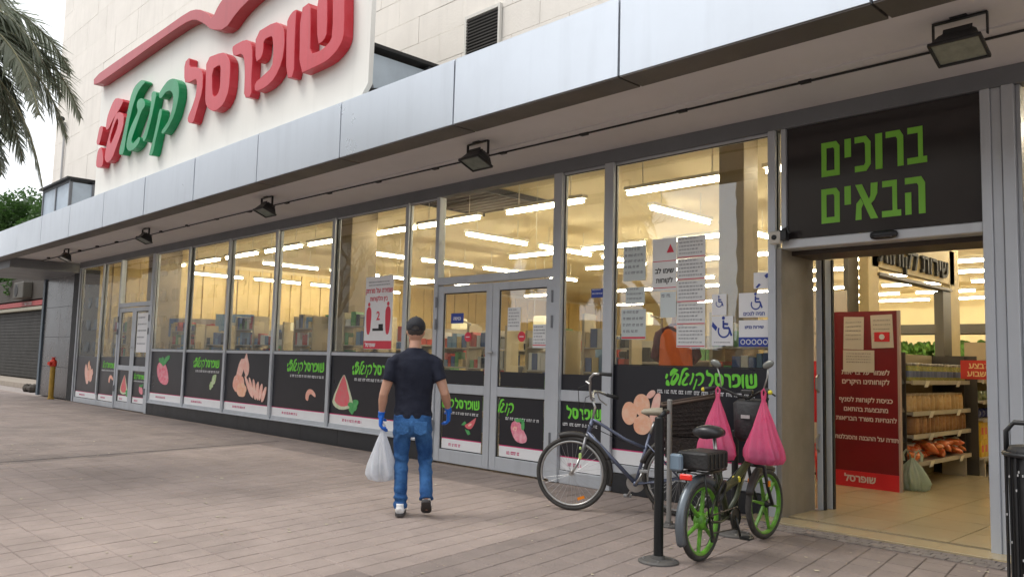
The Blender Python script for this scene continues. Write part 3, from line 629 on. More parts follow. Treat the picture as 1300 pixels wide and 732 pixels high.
# ================================================================ big sign
board = thing('sign_board', 'large white sign board with red and green raised letters on the canopy', 'sign', (0, 0, 0))
BW = mat('board_white', (.80, .79, .74), .6, var=.04, vscale=.6, streak=.10)
bme = shape([[(-19.33, 4.83), (-9.1, 4.83), (-8.9, 4.90), (-8.75, 5.05), (-8.72, 7.42), (-11.5, 7.42), (-12.6, 7.34), (-13.2, 7.05), (-13.45, 7.24), (-13.9, 7.43), (-14.3, 7.50), (-19.33, 7.46)]], .07)
bme.transform(Matrix.Translation((0, 5.82, 0))); put('board', bme, BW, board, (0, 0, 0))
GM = {0: RED, 1: GREEN, 2: RED, 3: REDL}
for n_, c_, rings in GLYPHS:
    me = shape([soften(r_, 1) for r_ in rings], .15 if c_ < 3 else .2, .008)
    for p in me.polygons: p.use_smooth = False
    me.transform(Matrix.Translation((0, 5.665 if c_ < 3 else 5.615, 0)))
    put('roof_emblem' if c_ == 3 else 'letter', me, GM[c_], board, (0, 0, 0))
# ---------------------------------------------------------------- welcome sign
ws = thing('welcome_sign', 'glossy black entrance sign with two lines of lime green Hebrew lettering', 'sign', (0, 0, 0))
GB = mat('gloss_black', (.030, .026, .026), .12, var=.1, vscale=2, spec=.6)
MB().box(-3.996, -2.182, 7.825, 7.87, 2.819, 3.972).build('sign_panel', GB, ws)
HB = {'bet': ([[(0, 0), (1, 0), (1, .17), (.80, .17), (.80, 1), (.03, 1), (.03, .83), (.56, .83), (.56, .17), (0, .17)]],),
 'resh': ([[(0, 1), (0, .83), (.58, .83), (.66, .76), (.66, 0), (1, 0), (1, .83), (.8, 1)]],),
 'vav': ([[(0, 0), (1, 0), (1, 1), (0, 1)]],),
 'kaf': ([[(0, 0), (.72, 0), (1, .18), (1, .82), (.72, 1), (0, 1), (0, .83), (.58, .83), (.66, .76), (.66, .24), (.58, .17), (0, .17)]],),
 'yod': ([[(0, .47), (1, .47), (1, 1), (0, 1)]],),
 'mem': ([[(0, 0), (1, 0), (1, .86), (.82, 1), (0, 1)], [(.28, .17), (.72, .17), (.72, .77), (.66, .83), (.28, .83)]],),
 'he': ([[(0, 1), (0, .83), (.6, .83), (.67, .76), (.67, 0), (1, 0), (1, .83), (.82, 1)]], [[(0, 0), (.31, 0), (.31, .6), (0, .6)]]),
 'alef': ([[(0, 1), (.30, 1), (1, 0), (.68, 0)]], [[(.70, 1), (1, 1), (.98, .70), (.85, .52), (.70, .43), (.58, .5), (.68, .66)]], [[(0, 0), (.27, 0), (.27, .32), (.36, .44), (.24, .60), (.05, .46)]])}
W1 = [('mem', -3.523, -3.344), ('yod', -3.295, -3.234), ('kaf', -3.198, -3.05), ('vav', -3.006, -2.943), ('resh', -2.911, -2.756), ('bet', -2.724, -2.555)]
W2 = [('mem', -3.527, -3.348), ('yod', -3.300, -3.240), ('alef', -3.197, -2.99), ('bet', -2.954, -2.785), ('he', -2.748, -2.577)]
for row, zb in ((W1, 3.414), (W2, 2.944)):
    for n_, a, b in row:
        mb = None
        for i, rings in enumerate(HB[n_]):
            me = shape([[(1.03*(a+(b-a)*u), zb+.345*v) for u, v in r_] for r_ in rings], .004); me.transform(Matrix.Translation((0, 7.820-.0012*i, 0)))
            put('letter', me, LIME2, ws, (0, 0, 0))
sn = thing('door_sensor', 'black oval motion sensor under the entrance sign', 'sensor', (-3.014, 7.78, 2.772))
MB().rings([(-.125, 0, 0, .012, .012), (-.115, 0, 0, .03, .03), (-.07, 0, 0, .042, .042), (.07, 0, 0, .042, .042), (.115, 0, 0, .03, .03), (.125, 0, 0, .012, .012)], 14, side=(0, 1, 0)).build('housing', BLACK, sn, smooth=True)
MB().rings([(-.09, -.03, -.02, .015, .015), (.09, -.03, -.02, .015, .015)], 8, side=(0, 1, 0)).build('lens', GB, sn, smooth=True)
cb = thing('intercom_box', 'small pale box with dark bracket at the upper left corner of the entrance', 'box', (-4.05, 7.74, 2.83))
MB().cb((-.02, -.02, 0), (.12, .08, .13)).build('case', mat('ivory_plastic', (.55, .53, .47), .5), cb, bevel=.012)
MB().cb((.065, -.01, .02), (.07, .07, .11)).tube([(.06, -.03, .07), (.12, -.05, .09), (.14, -.05, .03)], .014).build('bracket', BLACK, cb)
MB().lathe([(.028, -.066), (.028, -.058)], (-.02, -.0, 0), 'y', 12).ball((-.02, -.062, 0), (.026, .01, .026)).build('lens', BLACK, cb)
# ---------------------------------------------------------------- floodlights under the canopy
def floodlight(x, label):
    f = thing('floodlight', label, 'floodlight', (x, 6.47, 4.145), 0, 'floodlights under the canopy')
    tilt = Matrix.Rotation(R(-22), 3, 'X')
    br_ = MB()
    for s_ in (-1, 1): br_.cb((s_*.185, 0, -.10), (.012, .035, .16))
    br_.cb((0, 0, -.014), (.38, .04, .012)); br_.cb((0, 0, -.006), (.12, .09, .01))
    br_.build('bracket', BLACK, f, bevel=.003)
    h = MB(); 
    def T(p): return tuple(tilt @ Vector(p)+Vector((0, 0, -.19)))
    a, b = .165, .11
    k = [(-a, -b*1.15, -.07), (a, -b*1.15, -.07), (a, b*1.15, -.07), (-a, b*1.15, -.07), (-a*.8, -b*.8, .02), (a*.8, -b*.8, .02), (a*.8, b*.8, .02), (-a*.8, b*.8, .02), (-a*.55, -b*.5, .075), (a*.55, -b*.5, .075), (a*.55, b*.5, .075), (-a*.55, b*.5, .075)]
    h.poly([T(q) for q in k], [(3, 2, 1, 0), (0, 1, 5, 4), (1, 2, 6, 5), (2, 3, 7, 6), (3, 0, 4, 7), (4, 5, 9, 8), (5, 6, 10, 9), (6, 7, 11, 10), (7, 4, 8, 11), (8, 9, 10, 11)])
    hd = h.build('housing', BLACK, f, bevel=.006)
    h = MB()
    for s_ in (-1, 1): h.cb(T((s_*.172, 0, -.085)), (.02, .25, .03), tilt)
    for s_ in (-1, 1): h.cb(T((0, s_*.125, -.085)), (.362, .02, .03), tilt)
    h.build('bezel', BLACK, f, bevel=.004)
    MB().cb(T((0, 0, -.082)), (.325, .232, .006), tilt).build('lens', mat('lamp_glass', (.22, .24, .20), .15, var=.3, vscale=12), f)
    for i in range(5): MB().cb(T((0, -.08+i*.04, .04)), (.2, .006, .07), tilt).build('cooling_fin', BLACK, hd)
    return f
floodlight(-1.93, 'largest black floodlight, hanging above the entrance sign')
floodlight(-7.30, 'black floodlight under the canopy above the near double door')
floodlight(-12.58, 'small black floodlight in the middle of the canopy underside')
floodlight(-17.93, 'black floodlight second from the far left end of the canopy')
floodlight(-23.42, 'farthest black floodlight near the left end of the canopy')
# ---------------------------------------------------------------- rooftop boxes
BLU = mat('blue_grey_sheet', (.50, .58, .66), .45, .3, var=.2, vscale=2)
def rooftop(x0, x1, y0, y1, zt, label, brace=True):
    a = thing('rooftop_unit', label, 'roof box', ((x0+x1)/2, (y0+y1)/2, 4.8))
    fr = MB()
    for x in (x0, (x0+x1)/2, x1):
        for y in (y0, y1): fr.box(x-.035, x+.035, y-.035, y+.035, 4.7, zt-.04)
    for y in (y0, y1): fr.box(x0-.035, x1+.035, y-.03, y+.03, zt-.08, zt-.02).box(x0+.036, x1-.036, y-.03, y+.03, 4.95, 5.02)
    for x in (x0, x1): fr.box(x-.03, x+.03, y0+.036, y1-.036, 4.95, 5.02)
    fr.build('steel_frame', ALUD, a, world=True)
    MB().box(x0-.12, x1+.10, y0-.12, y1+.12, zt-.02, zt+.03).build('lid', BLACKM, a, world=True)
    MB().box(x1-.006, x1+.006, y0+.036, y1-.036, 5.03, zt-.09).build('end_sheet', BLU, a, world=True)
    MB().box(x0+.036, (x0+x1)/2-.036, y0-.006, y0+.006, 5.03, zt-.09).build('side_sheet', BLU, a, world=True)
    MB().box((x0+x1)/2+.036, x1-.036, y0-.006, y0+.006, 5.03, zt-.09).build('side_sheet', BLU, a, world=True)
    if brace:
        MB().tube([(x1+.05, y0+.1, zt-.1), (x1+.05, y0+.45, 4.9)], .03, 6).build('brace', ALUD, a, world=True)
        d = MB()
        for i in range(5): d.tube([(x1+.06, y0+.1, 5.0+i*.07), (x1+.12, y0+.5, 5.12+i*.06), (x1+.1, y1-.15, 5.02+i*.05), (x1+.05, y1, 5.2+i*.03)], .03, 6)
        d.build('hose_bundle', BLACKM, a, world=True)
    return a
rooftop(-12.2, -9.70, 6.2, 7.55, 5.98, 'metal roof box with dark hoses half hidden behind the sign board')
rooftop(-25.6, -23.2, 6.4, 6.95, 5.98, 'blue-grey metal roof box standing on the canopy left of the sign board', False)
# ================================================================ shop interior
IX0, IX1, IY1, IZ = -27.6, 9.0, 34.0, 4.62
TILE = mat('floor_tile', (.47, .385, .235), .22, var=.22, vscale=1.6, objvar=.16)
GROUT = mat('tile_grout', (.20, .165, .12), .9)
tag(MB().box(IX0, IX1, F+.07, IY1, -.02, .008).build('shop_floor', mat('shop_floor_finish', (.40, .34, .25), .3, var=.25, vscale=.8)), kind='structure')
tf = tag(MB().box(-4.4, -1.9, 7.50, F+.07, -.02, .006).build('entrance_floor', GROUT), kind='structure')
tf2 = tag(MB().box(-6.2, -1.2, F+.07, 13.4, -.0, .010).build('tiled_floor', GROUT), kind='structure')
tme = MB().box(-.2955, .2955, -.2955, .2955, -.008, .008).mesh('floor_tile', TILE)
hme = MB().box(-.2985, .2985, -.16, .16, -.008, .008).mesh('floor_tile', TILE)
for i in range(8):
    x = -6.15+.3+i*.6
    if -4.1 < x < -1.95: inst('floor_tile', hme, tf, (x, 7.69, .010), (0, 0, 0))
    for j in range(9): inst('floor_tile', tme, tf2, (x, 7.86+.36+j*.6, .013), (0, 0, 0))
MB().box(-4.0, -2.1, 7.485, 7.525, -.01, .022).build('threshold_strip', mat('brass_worn', (.50, .42, .28), .4, .5, var=.3), tf)
w1 = tag(MB().box(IX0-.1, IX1+.1, IY1, IY1+.1, 0, IZ).build('interior_back_wall', YEL), kind='structure')
w2 = tag(MB().box(IX0-.1, IX0, F+.1, IY1, 0, IZ).build('interior_left_wall', YEL), kind='structure')
w3 = tag(MB().box(IX1, IX1+.1, F+.3, IY1, 0, IZ).build('interior_right_wall', YEL), kind='structure')
tag(MB().box(IX0-.1, IX1+.1, F+.31, IY1, IZ, IZ+.05).build('interior_ceiling', CEIL), kind='structure')
tag(MB().box(IX0-.1, IX1+.1, F+.08, F+.30, 4.2, IZ+.05).build('interior_lintel', CEIL), kind='structure')
tag(MB().box(1.2, IX1+.1, F, F+.3, 0, 4.15).build('interior_front_wall', YEL), kind='structure')
# draped light curtains / wall panels with vertical relief on the left wall
pn = MB()
for k in range(60):
    y = 8.6+k*.42; pn.box(IX0, IX0+.04+.03*(k % 3), y, y+.38, 1.9, 4.5)
tag(pn.build('wall_panel', mat('yellow_panel', (.80, .62, .28), .6, var=.15, vscale=1.5), w2), kind='stuff')
# dark ceiling grille seen through the transom over the near door
cg = thing('ceiling_grille', 'dark slatted ceiling grille inside above the near double door', 'grille', (-11.6, 10.4, 4.55))
cs = MB().cb((0, 0, 0), (1.9, .05, .09)).mesh('slat', mat('grille_brown', (.10, .075, .05), .6))
for k in range(9): inst('slat', cs, cg, (0, -.9+k*.2, 0))
MB().cb((-.95, 0, .0), (.05, 1.9, .1)).cb((.95, 0, 0), (.05, 1.9, .1)).build('frame', BLACKM, cg)
# columns
COLM = mat('column_cladding', (.33, .26, .16), .6, var=.25, vscale=2, streak=.3)
for x, w, lb in ((-5.45, .36, 'brown clad column behind the disabled-access stickers'), (-14.25, .62, 'brown clad column behind the tall red and white poster'), (-24.2, .7, 'brown clad column near the far double door')):
    c = thing('interior_column', lb, 'column', (x, 9.35, 0), 0, 'columns inside the shop')
    MB().box(-w/2, w/2, -w/2, w/2, 0, IZ).build('shaft', COLM, c, bevel=.01); MB().box(-w/2-.03, w/2+.03, -w/2-.03, w/2+.03, .01, .16).build('base', BLACKM, c)
# fluorescent tubes
TUBE = mat('lit_tube', (1, .95, .85), .5, emit=(1.0, .89, .67), est=33.0)
TRAY = mat('lamp_tray', (.7, .66, .55), .5)
TL = 1.75
tub = MB().tube([(-TL/2, 0, 0), (TL/2, 0, 0)], .030, 8).mesh('tube', TUBE)
tray = MB().box(-TL/2-.03, TL/2+.03, -.07, .07, .045, .10).mesh('housing', TRAY)
rod = MB().box(-.006, .006, -.006, .006, .10, .50).mesh('hanger', TRAY)
def lamp(x, y, rz, label, group, near=True):
    if isinstance(label, tuple): label = ' '.join(label)
    t_ = thing('ceiling_light', label, 'ceiling light', (x, y, 4.1), rz, group)
    inst('tube', tub, t_)
    inst('housing', tray, t_)
    if near: inst('hanger', rod, t_, (-.6, 0, 0)); inst('hanger', rod, t_, (.6, 0, 0))
g1 = 'fluorescent tubes in the row just behind the shop windows'
for x, lb in ((-4.45, 'short stretch of tube at the right end of the row behind the wide window'), (-6.75, 'bright tube high in the wide window beside the entrance'), (-9.4, 'bright tube in the transom light over the near double door'), (-11.9, 'bright tube behind the window with the tall red and white poster'), (-13.8, 'tube beside the column behind the poster window'), (-16.1, 'tube seen through the window with the lone shrimp advert'), (-18.2, 'tube seen through the window with the chicken advert'), (-20.4, 'tube seen through the strawberry advert window'), (-22.6, 'tube seen above the far double door'), (-24.9, 'tube nearest the far left end of the window row')):
    lamp(x, 9.85, 0, lb, g1)
for x, nm in ((-8.04, 'the wide window'), (-12.7, 'the near double door'), (-17.0, 'the poster window'), (-21.45, 'the middle windows'), (-26.3, 'the far left windows')):
    for k, y in enumerate((11.9, 14.1, 16.3, 18.5)):
        lamp(x, y, R(90), 'tube %s in the line running inward behind %s' % (('nearest the glass', 'second from the glass', 'third from the glass', 'farthest from the glass')[k], nm), 'fluorescent tubes in lines running away from the windows')
for y in (14.2, 17.15, 20.8, 23.0, 25.6, 28.4, 31.2):
    for x in (-6.6, -9.1, -11.4, -13.8, -4.2, -1.6):
        if y == 14.2 and x > -5: continue
        lamp(x, y, 0, 'hall tube in the %s row from the glass, %s from the right' % (ORD[(14.2, 17.15, 20.8, 23.0, 25.6, 28.4, 31.2).index(y)], ORD[(-1.6, -4.2, -6.6, -9.1, -11.4, -13.8).index(x)]), 'fluorescent tubes deep in the hall', False)
for y in (17.15, 23.0, 28.4):
    for x in (-17.5, -22.0): lamp(x, y, 0, 'left hall tube in the %s row, %s of the two' % (ORD[(17.15, 23.0, 28.4).index(y)], 'left' if x < -20 else 'right'), 'fluorescent tubes deep in the left hall', False)
for x in (-1.0, 2.5, 6):
    lamp(x, 9.85, 0, '%s fluorescent tube inside to the right of the entrance' % ORD[(-1.0, 2.5, 6).index(x)], 'fluorescent tubes right of the entrance', False)
lamp(-3.6, 12.3, R(60), 'slanting tube over the shelf beside the entrance', None)
lamp(-2.2, 14.6, R(60), 'slanting tube over the second shelf bay', None)
# ---------------------------------------------------------------- entrance shelf unit (runs away from the door)
SHM = mat('shelf_metal', (.50, .46, .38), .4, .3, var=.15)
TAGM = mat('price_ticket', (.72, .70, .62), .6)
def shelf_unit(label, x, y0, y1, zs, zback, dep=.5, group='shelf units facing the entrance'):
    s_ = thing('shelf_unit', label, 'shelf', (x, y0, 0), 0, group)
    L = y1-y0
    MB().box(-dep-.04, -dep, 0, L, 0, zback).build('back_panel', mat('shelf_back', (.30, .24, .14), .6), s_)
    for a_ in (-.02, L-.002): MB().box(-dep, -.06, a_, a_+.02, .0, zback).build('side_upright', mat('dark_upright', (.05, .045, .04), .5), s_)
    for z_ in zs:
        b = MB().box(-dep, .0, .005, L-.005, z_-.03, z_).box(.0, .02, .005, L-.005, z_-.045, z_+.012).build('shelf_board', SHM, s_)
        for k in range(2): MB().cb((.035, L*(.25+.5*k)+random.uniform(-.1, .1), z_-.035), (.004, .13, .085), Matrix.Rotation(R(18), 3, 'Y')).build('price_ticket', TAGM, b)
    for y in (.12, L-.12): MB().box(-.34, -.02, y-.02, y+.02, 0, zs[0]-.03).build('foot', SHM, s_)
    return s_
shelf_unit('low grey shelf unit with jars, bread and bags just inside the entrance', -3.95, 11.0, 13.25, (.34, .69, .98, 1.38), 1.75)
shelf_unit('second shelf unit behind the first with yellow boxes and blue packs', -3.80, 13.35, 15.9, (.28, .84, 1.10, 1.40), 1.75)
def prod(name, lb, cat, group, x, y, z, parts, rz=0.):
    t_ = thing(name, lb, cat, (x, y, z), rz, group)
    for nm, me in parts: inst(nm, me, t_)
JG = mat('jar_contents', (.42, .36, .12), .25, var=.5, vscale=30, objvar=.5, c2=(.25, .32, .10))
JL = mat('jar_lid', (.35, .33, .30), .35, .5, objvar=.8)
jar = MB().lathe([(0, 0), (.045, 0), (.052, .02), (.052, .15), (.04, .19), (.04, .20)], (0, 0, 0), n=12).mesh('jar_body', JG, True)
lid = MB().lathe([(.043, .198), (.045, .2), (.045, .235), (0, .235)], (0, 0, 0), n=12).mesh('lid', JL, True)
jlab = MB().lathe([(.0535, .05), (.0535, .13)], (0, 0, 0), n=12).mesh('jar_label', mat('jar_paper', (.14, .17, .30), .5, objvar=.9))
for r_ in range(2):
    for k in range(17):
        prod('glass_jar', 'glass jar with metal lid, %s from the entrance end of the %s row' % (ORD[k], ('front', 'back')[r_]), 'jar', 'jars on the top shelf', -4.02-.14*r_, 11.1+k*.128+random.uniform(-.01, .01), 1.382, (('jar_body', jar), ('lid', lid), ('jar_label', jlab)))
BREAD = mat('biscuit_pack', (.62, .38, .15), .35, var=.5, vscale=22, c2=(.70, .56, .34), objvar=.6)
bis = MB().rings([(0, 0, 0, .055, .085), (0, 0, .015, .066, .10), (0, 0, .17, .064, .098), (0, 0, .20, .03, .09), (0, 0, .215, .012, .09)], 12).mesh('pack', BREAD, True)
cap_ = MB().cb((0, 0, .222), (.012, .17, .025)).mesh('seam', mat('pack_seam', (.7, .6, .42), .4))
for k in range(13):
    prod('biscuit_pack', 'upright clear pack of tan biscuits, %s from the entrance end' % ORD[k], 'pack', 'tan biscuit packs', -4.08, 11.12+k*.163, .982, (('pack', bis), ('seam', cap_)), R(90)+random.uniform(-.15, .15))
CAKE = mat('brown_cake', (.30, .13, .05), .5, var=.4, vscale=20, c2=(.48, .28, .12), objvar=.7)
cake = MB().rings([(0, 0, .0, .03, .075), (0, 0, .02, .045, .1), (0, 0, .2, .045, .1), (0, 0, .235, .03, .08)], 10).mesh('loaf', CAKE, True)
cend = MB().rings([(0, 0, .235, .02, .06), (0, 0, .255, .028, .07)], 8).mesh('wrap_end', mat('cake_wrap', (.08, .06, .05), .3))
for k in range(15):
    prod('cake_loaf', 'upright brown cake in a dark wrap, %s from the entrance end' % ORD[k], 'cake', 'brown cakes', -4.06, 11.15+k*.142, .692, (('loaf', cake), ('wrap_end', cend)), R(90)+random.uniform(-.2, .2))
BAGR = mat('red_snack_bag', (.60, .07, .025), .28, var=.5, vscale=16, c2=(.72, .30, .08), objvar=.25)
bagm = MB().rings([(-.12, 0, .0, .005, .07), (-.1, 0, .01, .03, .08), (0, 0, .02, .06, .085), (.1, 0, .01, .03, .08), (.12, 0, 0, .005, .07)], 10, side=(0, 0, 1)).mesh('bag', BAGR, True)
bagl = MB().rings([(-.04, 0, .075, .006, .035), (.04, 0, .075, .006, .035)], 10, side=(0, 0, 1)).mesh('bag_badge', mat('bag_badge', (.70, .66, .58), .35, objvar=.4))
for k in range(34):
    t_ = thing('snack_bag', 'shiny red and orange snack bag, %s from the entrance in the %s layer' % (ORD[k % 17], ('lower', 'upper')[k//17]), 'bag', (-4.0-random.random()*.22, 11.1+(k % 17)*.125, .39+(k//17)*.09+random.random()*.03), random.uniform(0, 3), 'red snack bags')
    t_.rotation_euler = (random.uniform(-.4, .4), random.uniform(-.3, .6), random.uniform(0, 3)); inst('bag', bagm, t_); inst('bag_badge', bagl, t_)
YB = mat('yellow_box', (.75, .48, .03), .5, var=.3, vscale=9, objvar=.15)
ybx = MB().box(-.06, .06, -.075, .075, 0, .25).mesh('carton', YB)
ybl = MB().box(.0605, .062, -.045, .045, .07, .17).mesh('carton_print', mat('carton_print', (.62, .10, .06), .5))
for r_ in range(2):
    for k in range(14):
        prod('yellow_carton', 'bright yellow carton, %s from the near end of the %s layer' % (ORD[k], ('lower', 'upper')[r_]), 'carton', 'yellow cartons', -3.90, 13.45+k*.165, .285+r_*.255, (('carton', ybx), ('carton_print', ybl)))
BB = mat('blue_pack', (.035, .05, .26), .35, var=.4, vscale=14, objvar=.5)
bpk = MB().rings([(-.09, 0, .06, .05, .06), (0, 0, .07, .065, .075), (.09, 0, .06, .05, .06)], 8, side=(0, 1, 0)).mesh('pack', BB, True)
for k in range(12): prod('blue_pack', 'dark blue plastic pack above the yellow cartons, %s from the near end' % ORD[k], 'pack', 'blue packs', -3.94, 13.5+k*.19, .845, (('pack', bpk),), R(90))
GB2 = mat('mixed_tin', (.35, .42, .22), .3, var=.3, vscale=9, objvar=.7)
tin = MB().lathe([(0, 0), (.05, 0), (.05, .14), (0, .14)], (0, 0, 0), n=10).mesh('tin_body', GB2, True)
for z_, q in ((1.105, 11), (1.405, 13)):
    for k in range(q): prod('tin_can', 'small printed tin, %s from the near end of the %s board' % (ORD[k], 'upper' if z_ > 1.2 else 'lower'), 'tin', 'printed tins', -3.90, 13.5+k*.18, z_, (('tin_body', tin),))
rs = thing('shelf_sign', 'small red sign with yellow writing on top of the second shelf', 'sign', (-3.62, 12.62, 1.55), R(12))
MB().cb((0, 0, 0), (.46, .012, .26)).build('panel', mat('red_card', (.50, .03, .02), .5), rs)
for k, s_ in enumerate(('מבצע', 'השבוע')): put('lettering', text_mesh(s_, .11, .003), mat('sign_yellow', (.75, .55, .25), .5), rs, (0, -.008, .02-.11*k))
MB().tube([(0, .02, -.13), (0, .02, -.17)], .01).build('clip', SHM, rs)
cbx = thing('cardboard_panel', 'plain beige cardboard display panel above the red shelf sign', 'panel', (-3.75, 13.5, 1.62), R(10))
MB().cb((0, 0, .16), (.62, .03, .36)).build('board', mat('cardboard', (.50, .40, .26), .8, var=.1), cbx); MB().cb((0, .03, -.12), (.5, .03, .2)).build('stand', mat('cardboard', (.5, .4, .26)), cbx)
pg = MB()       # black plastic crates end on to the visitor at the left end of the shelf
crt = thing('black_crate', 'black angled plastic bins at the near end of the shelf unit', 'bin', (-4.2, 10.85, 0))
for z_ in (.62, 1.0, 1.36): MB().cb((0, .0, z_), (.34, .20, .18), Matrix.Rotation(R(-25), 3, 'Y')).build('tray', BLACKM, crt)
MB().box(-.18, -.14, -.02, .02, 0.01, 1.6).box(.14, .18, -.02, .02, 0.01, 1.6).build('upright', BLACKM, crt)
# white-green carrier bag on the floor
CB = mat('carrier_plastic', (.52, .62, .48), .35, var=.4, vscale=9, trans=.12, c2=(.62, .66, .60))
def carrier(name, label, loc, h, w, m, rz=0, dp=.6, prof=((0, .62), (.06, .86), (.25, 1.), (.5, .86), (.7, .6), (.85, .34), (.95, .16), (1, .10)), group=None, seed=1, fold=.09):
    t_ = thing(name, label, 'bag', loc, rz, group); vs = []; fs = []; n_ = 72
    q_ = []
    for (u0, a0_), (u1, a1_) in zip(prof[:-1], prof[1:]):
        for k in range(4): q_.append((u0+(u1-u0)*k/4, a0_+(a1_-a0_)*k/4))
    prof = q_+[prof[-1]]
    def crease(a, u):
        v = 0
        for fr, am in ((2.2, 1.), (5., .6), (10., .35)):
            v += am*(1-2*abs(noise.noise(Vector((math.cos(a)*fr, math.sin(a)*fr, u*fr*1.3+seed)))))
        return v*.5-.55
    for (u, q) in prof:
        for k in range(n_):
            a = 2*math.pi*k/n_; f_ = 1+fold*(1-.3*u)*math.sin(5*a+seed+2*u)+fold*.8*math.sin(11*a+seed*2+5*u)+.10*crease(a, u)*min(1, 3*(1-u))
            vs.append((w/2*q*f_*math.cos(a), w/2*dp*q*f_*math.sin(a), u*h))
    for i in range(len(prof)-1):
        for k in range(n_): a0 = i*n_+k; b0 = i*n_+(k+1) % n_; fs.append((a0, b0, b0+n_, a0+n_))
    fs.append(tuple(range(n_-1, -1, -1)))
    mb = MB().poly(vs, fs); o = mb.build('bag_body', m, t_, smooth=True)
    return t_
cbg = carrier('carrier_bag', 'pale green and white carrier bag slumped on the floor by the shelf', (-3.93, 10.95, .02), .40, .36, CB, .4, .7, seed=3, fold=.2)
for s_ in (-1, 1): MB().tube([(s_*.10, 0, .36), (s_*.11, .01, .44), (s_*.07, .01, .50), (s_*.03, 0, .44), (s_*.02, 0, .37)], .018, 6, flat=.3).build('handle', CB, cbg)
# ---------------------------------------------------------------- red standing display and neighbours
REDS = mat('display_red', (.20, .009, .014), .35, var=.2, vscale=1.2); REDB = mat('display_bright_red', (.60, .02, .03), .35)
TXT = mat('display_text', (.66, .55, .50), .5)
st = thing('display_stand', 'tall dark red standing display with white Hebrew text and taped papers', 'sign', (-4.365, 10.62, .02))
MB().box(-.405, .405, -.02, .02, .20, 2.24).build('panel', REDS, st); MB().box(-.41, .41, -.026, .024, .0, .20).build('foot_panel', REDB, st)
MB().box(.405, .43, -.03, .03, 0, 2.24).box(-.43, -.405, -.03, .03, .20, 2.24).build('edge', mat('display_edge', (.40, .30, .27), .4), st)
MB().box(-.35, .35, -.2, .25, -.01, .0).build('base', BLACKM, st)
for s_, z_, h_ in (('לשמור על בריאות', 1.43, .085), ('לקוחותינו היקרים', 1.31, .085), ('כניסת לקוחות לסניף', 1.08, .08), ('מתבצעת בהתאם', .96, .08), ('להנחיות משרד הבריאות', .84, .078), ('תודה על ההבנה והסבלנות', .60, .074)):
    me = text_mesh(s_, h_, .0022); put('lettering', me, TXT, st, (.0, -.0225, z_))
put('lettering', text_mesh('שופרסל', .12, .004), TXT, st, (-.08, -.0285, .07))
for k, (x, z_, w, h) in enumerate(((-.14, 1.96, .26, .42), (.22, 1.98, .27, .42), (-.08, 1.60, .40, .28))):
    o = thing('taped_notice', ('white notice taped at the upper left of the red display', 'white notice with a red block taped at the upper right of the red display', 'wide white notice taped in the middle of the red display')[k], 'notice', (-4.365+x, 10.62-.026, .02+z_))
    MB().cb((0, 0, 0), (w, .004, h), Matrix.Rotation(R((1.5, -2, .5)[k]), 3, 'Y')).build('sheet', mat('old_paper', (.60, .53, .44), .8), o)
    for j in range(5 if k < 2 else 4): words_line(o, -w*.4, w*.4, h*.32-j*h*.13, .012, 0, mat('grey_ink', (.25, .2, .18), .7), k*7+j)
    if k == 1: MB().cb((0, -.004, -.07), (.19, .003, .12)).build('red_block', REDB, o); MB().lathe([(.0, -.007), (.035, -.007)], (0, 0, -.07), 'y', 14).build('white_disc', PAPER, o)
rb = thing('red_bin', 'bright red plastic bin standing behind the red display', 'bin', (-4.95, 10.75, 0))
MB().rings([(0, 0, .01, .13, .13), (0, 0, .50, .17, .16)], 20).build('body', mat('red_plastic', (.60, .02, .015), .35), rb, smooth=True); MB().torus((0, 0, .5), .165, .02, 'z', 24, 6).build('rim', mat('red_plastic'
, (.6, .02, .015)), rb, smooth=True)
ws2 = thing('white_banner', 'tall white banner with a red block standing behind the entrance glass', 'sign', (-5.3, 11.4, 0))
MB().box(-.36, .36, -.015, .015, .05, 2.62).build('panel', mat('banner_white', (.62, .54, .44), .6), ws2); MB().box(-.32, .20, -.019, -.016, .75, 1.62).build('red_block', REDB, ws2)
MB().box(-.36, .36, -.1, .1, 0, .05).build('base', BLACKM, ws2)
for j in range(3): words_line(ws2, -.2, .2, 2.2-j*.2, .035, -.014, mat('grey_ink', (.25, .2, .18), .7), j+40)
# black gate posts and "customer service" portal sign
pt = thing('service_portal', 'beige portal with black raised letters over the service counter', 'sign', (-5.3, 14.8, 0))
PB = mat('portal_beige', (.55, .44, .24), .6, var=.12)
MB().box(-.06, .06, -1.75, 2.1, 3.16, 3.80).build('fascia', PB, pt); MB().box(-.09, .10, -1.55, 1.85, 3.02, 3.07).build('rail', mat('dark_rail', (.08, .06, .04), .5), pt)
for a_, b_ in ((-1.9, -1.5), (1.85, 2.35)): MB().box(-.09, .06, a_, b_, 0, 3.98).build('pillar', PB, pt)
MB().box(-.16, -.09, -2.3, -1.92, 0, 4.5).build('dark_post', mat('post_dark', (.07, .06, .045), .5), pt); MB().box(-.09, .07, 1.42, 1.84, 0, 3.0).build('dark_post', mat('post_dark', (.07, .06, .045)), pt)
me = text_mesh('שירות לקוחות', .56, .008, .05); me.transform(Matrix.Rotation(R(90), 4, 'Z'))
ys = [v.co.y for v in me.vertices]; zs_ = [v.co.z for v in me.vertices]
me.transform(Matrix.Translation((.10, 0, 3.12)) @ Matrix.Diagonal((1, 3.2/(max(ys)-min(ys)), .50/(max(zs_)-min(zs_)), 1)) @ Matrix.Translation((0, -(max(ys)+min(ys))/2, -min(zs_))))
put('lettering', me, BLACKM, pt, (0, 0, 0))
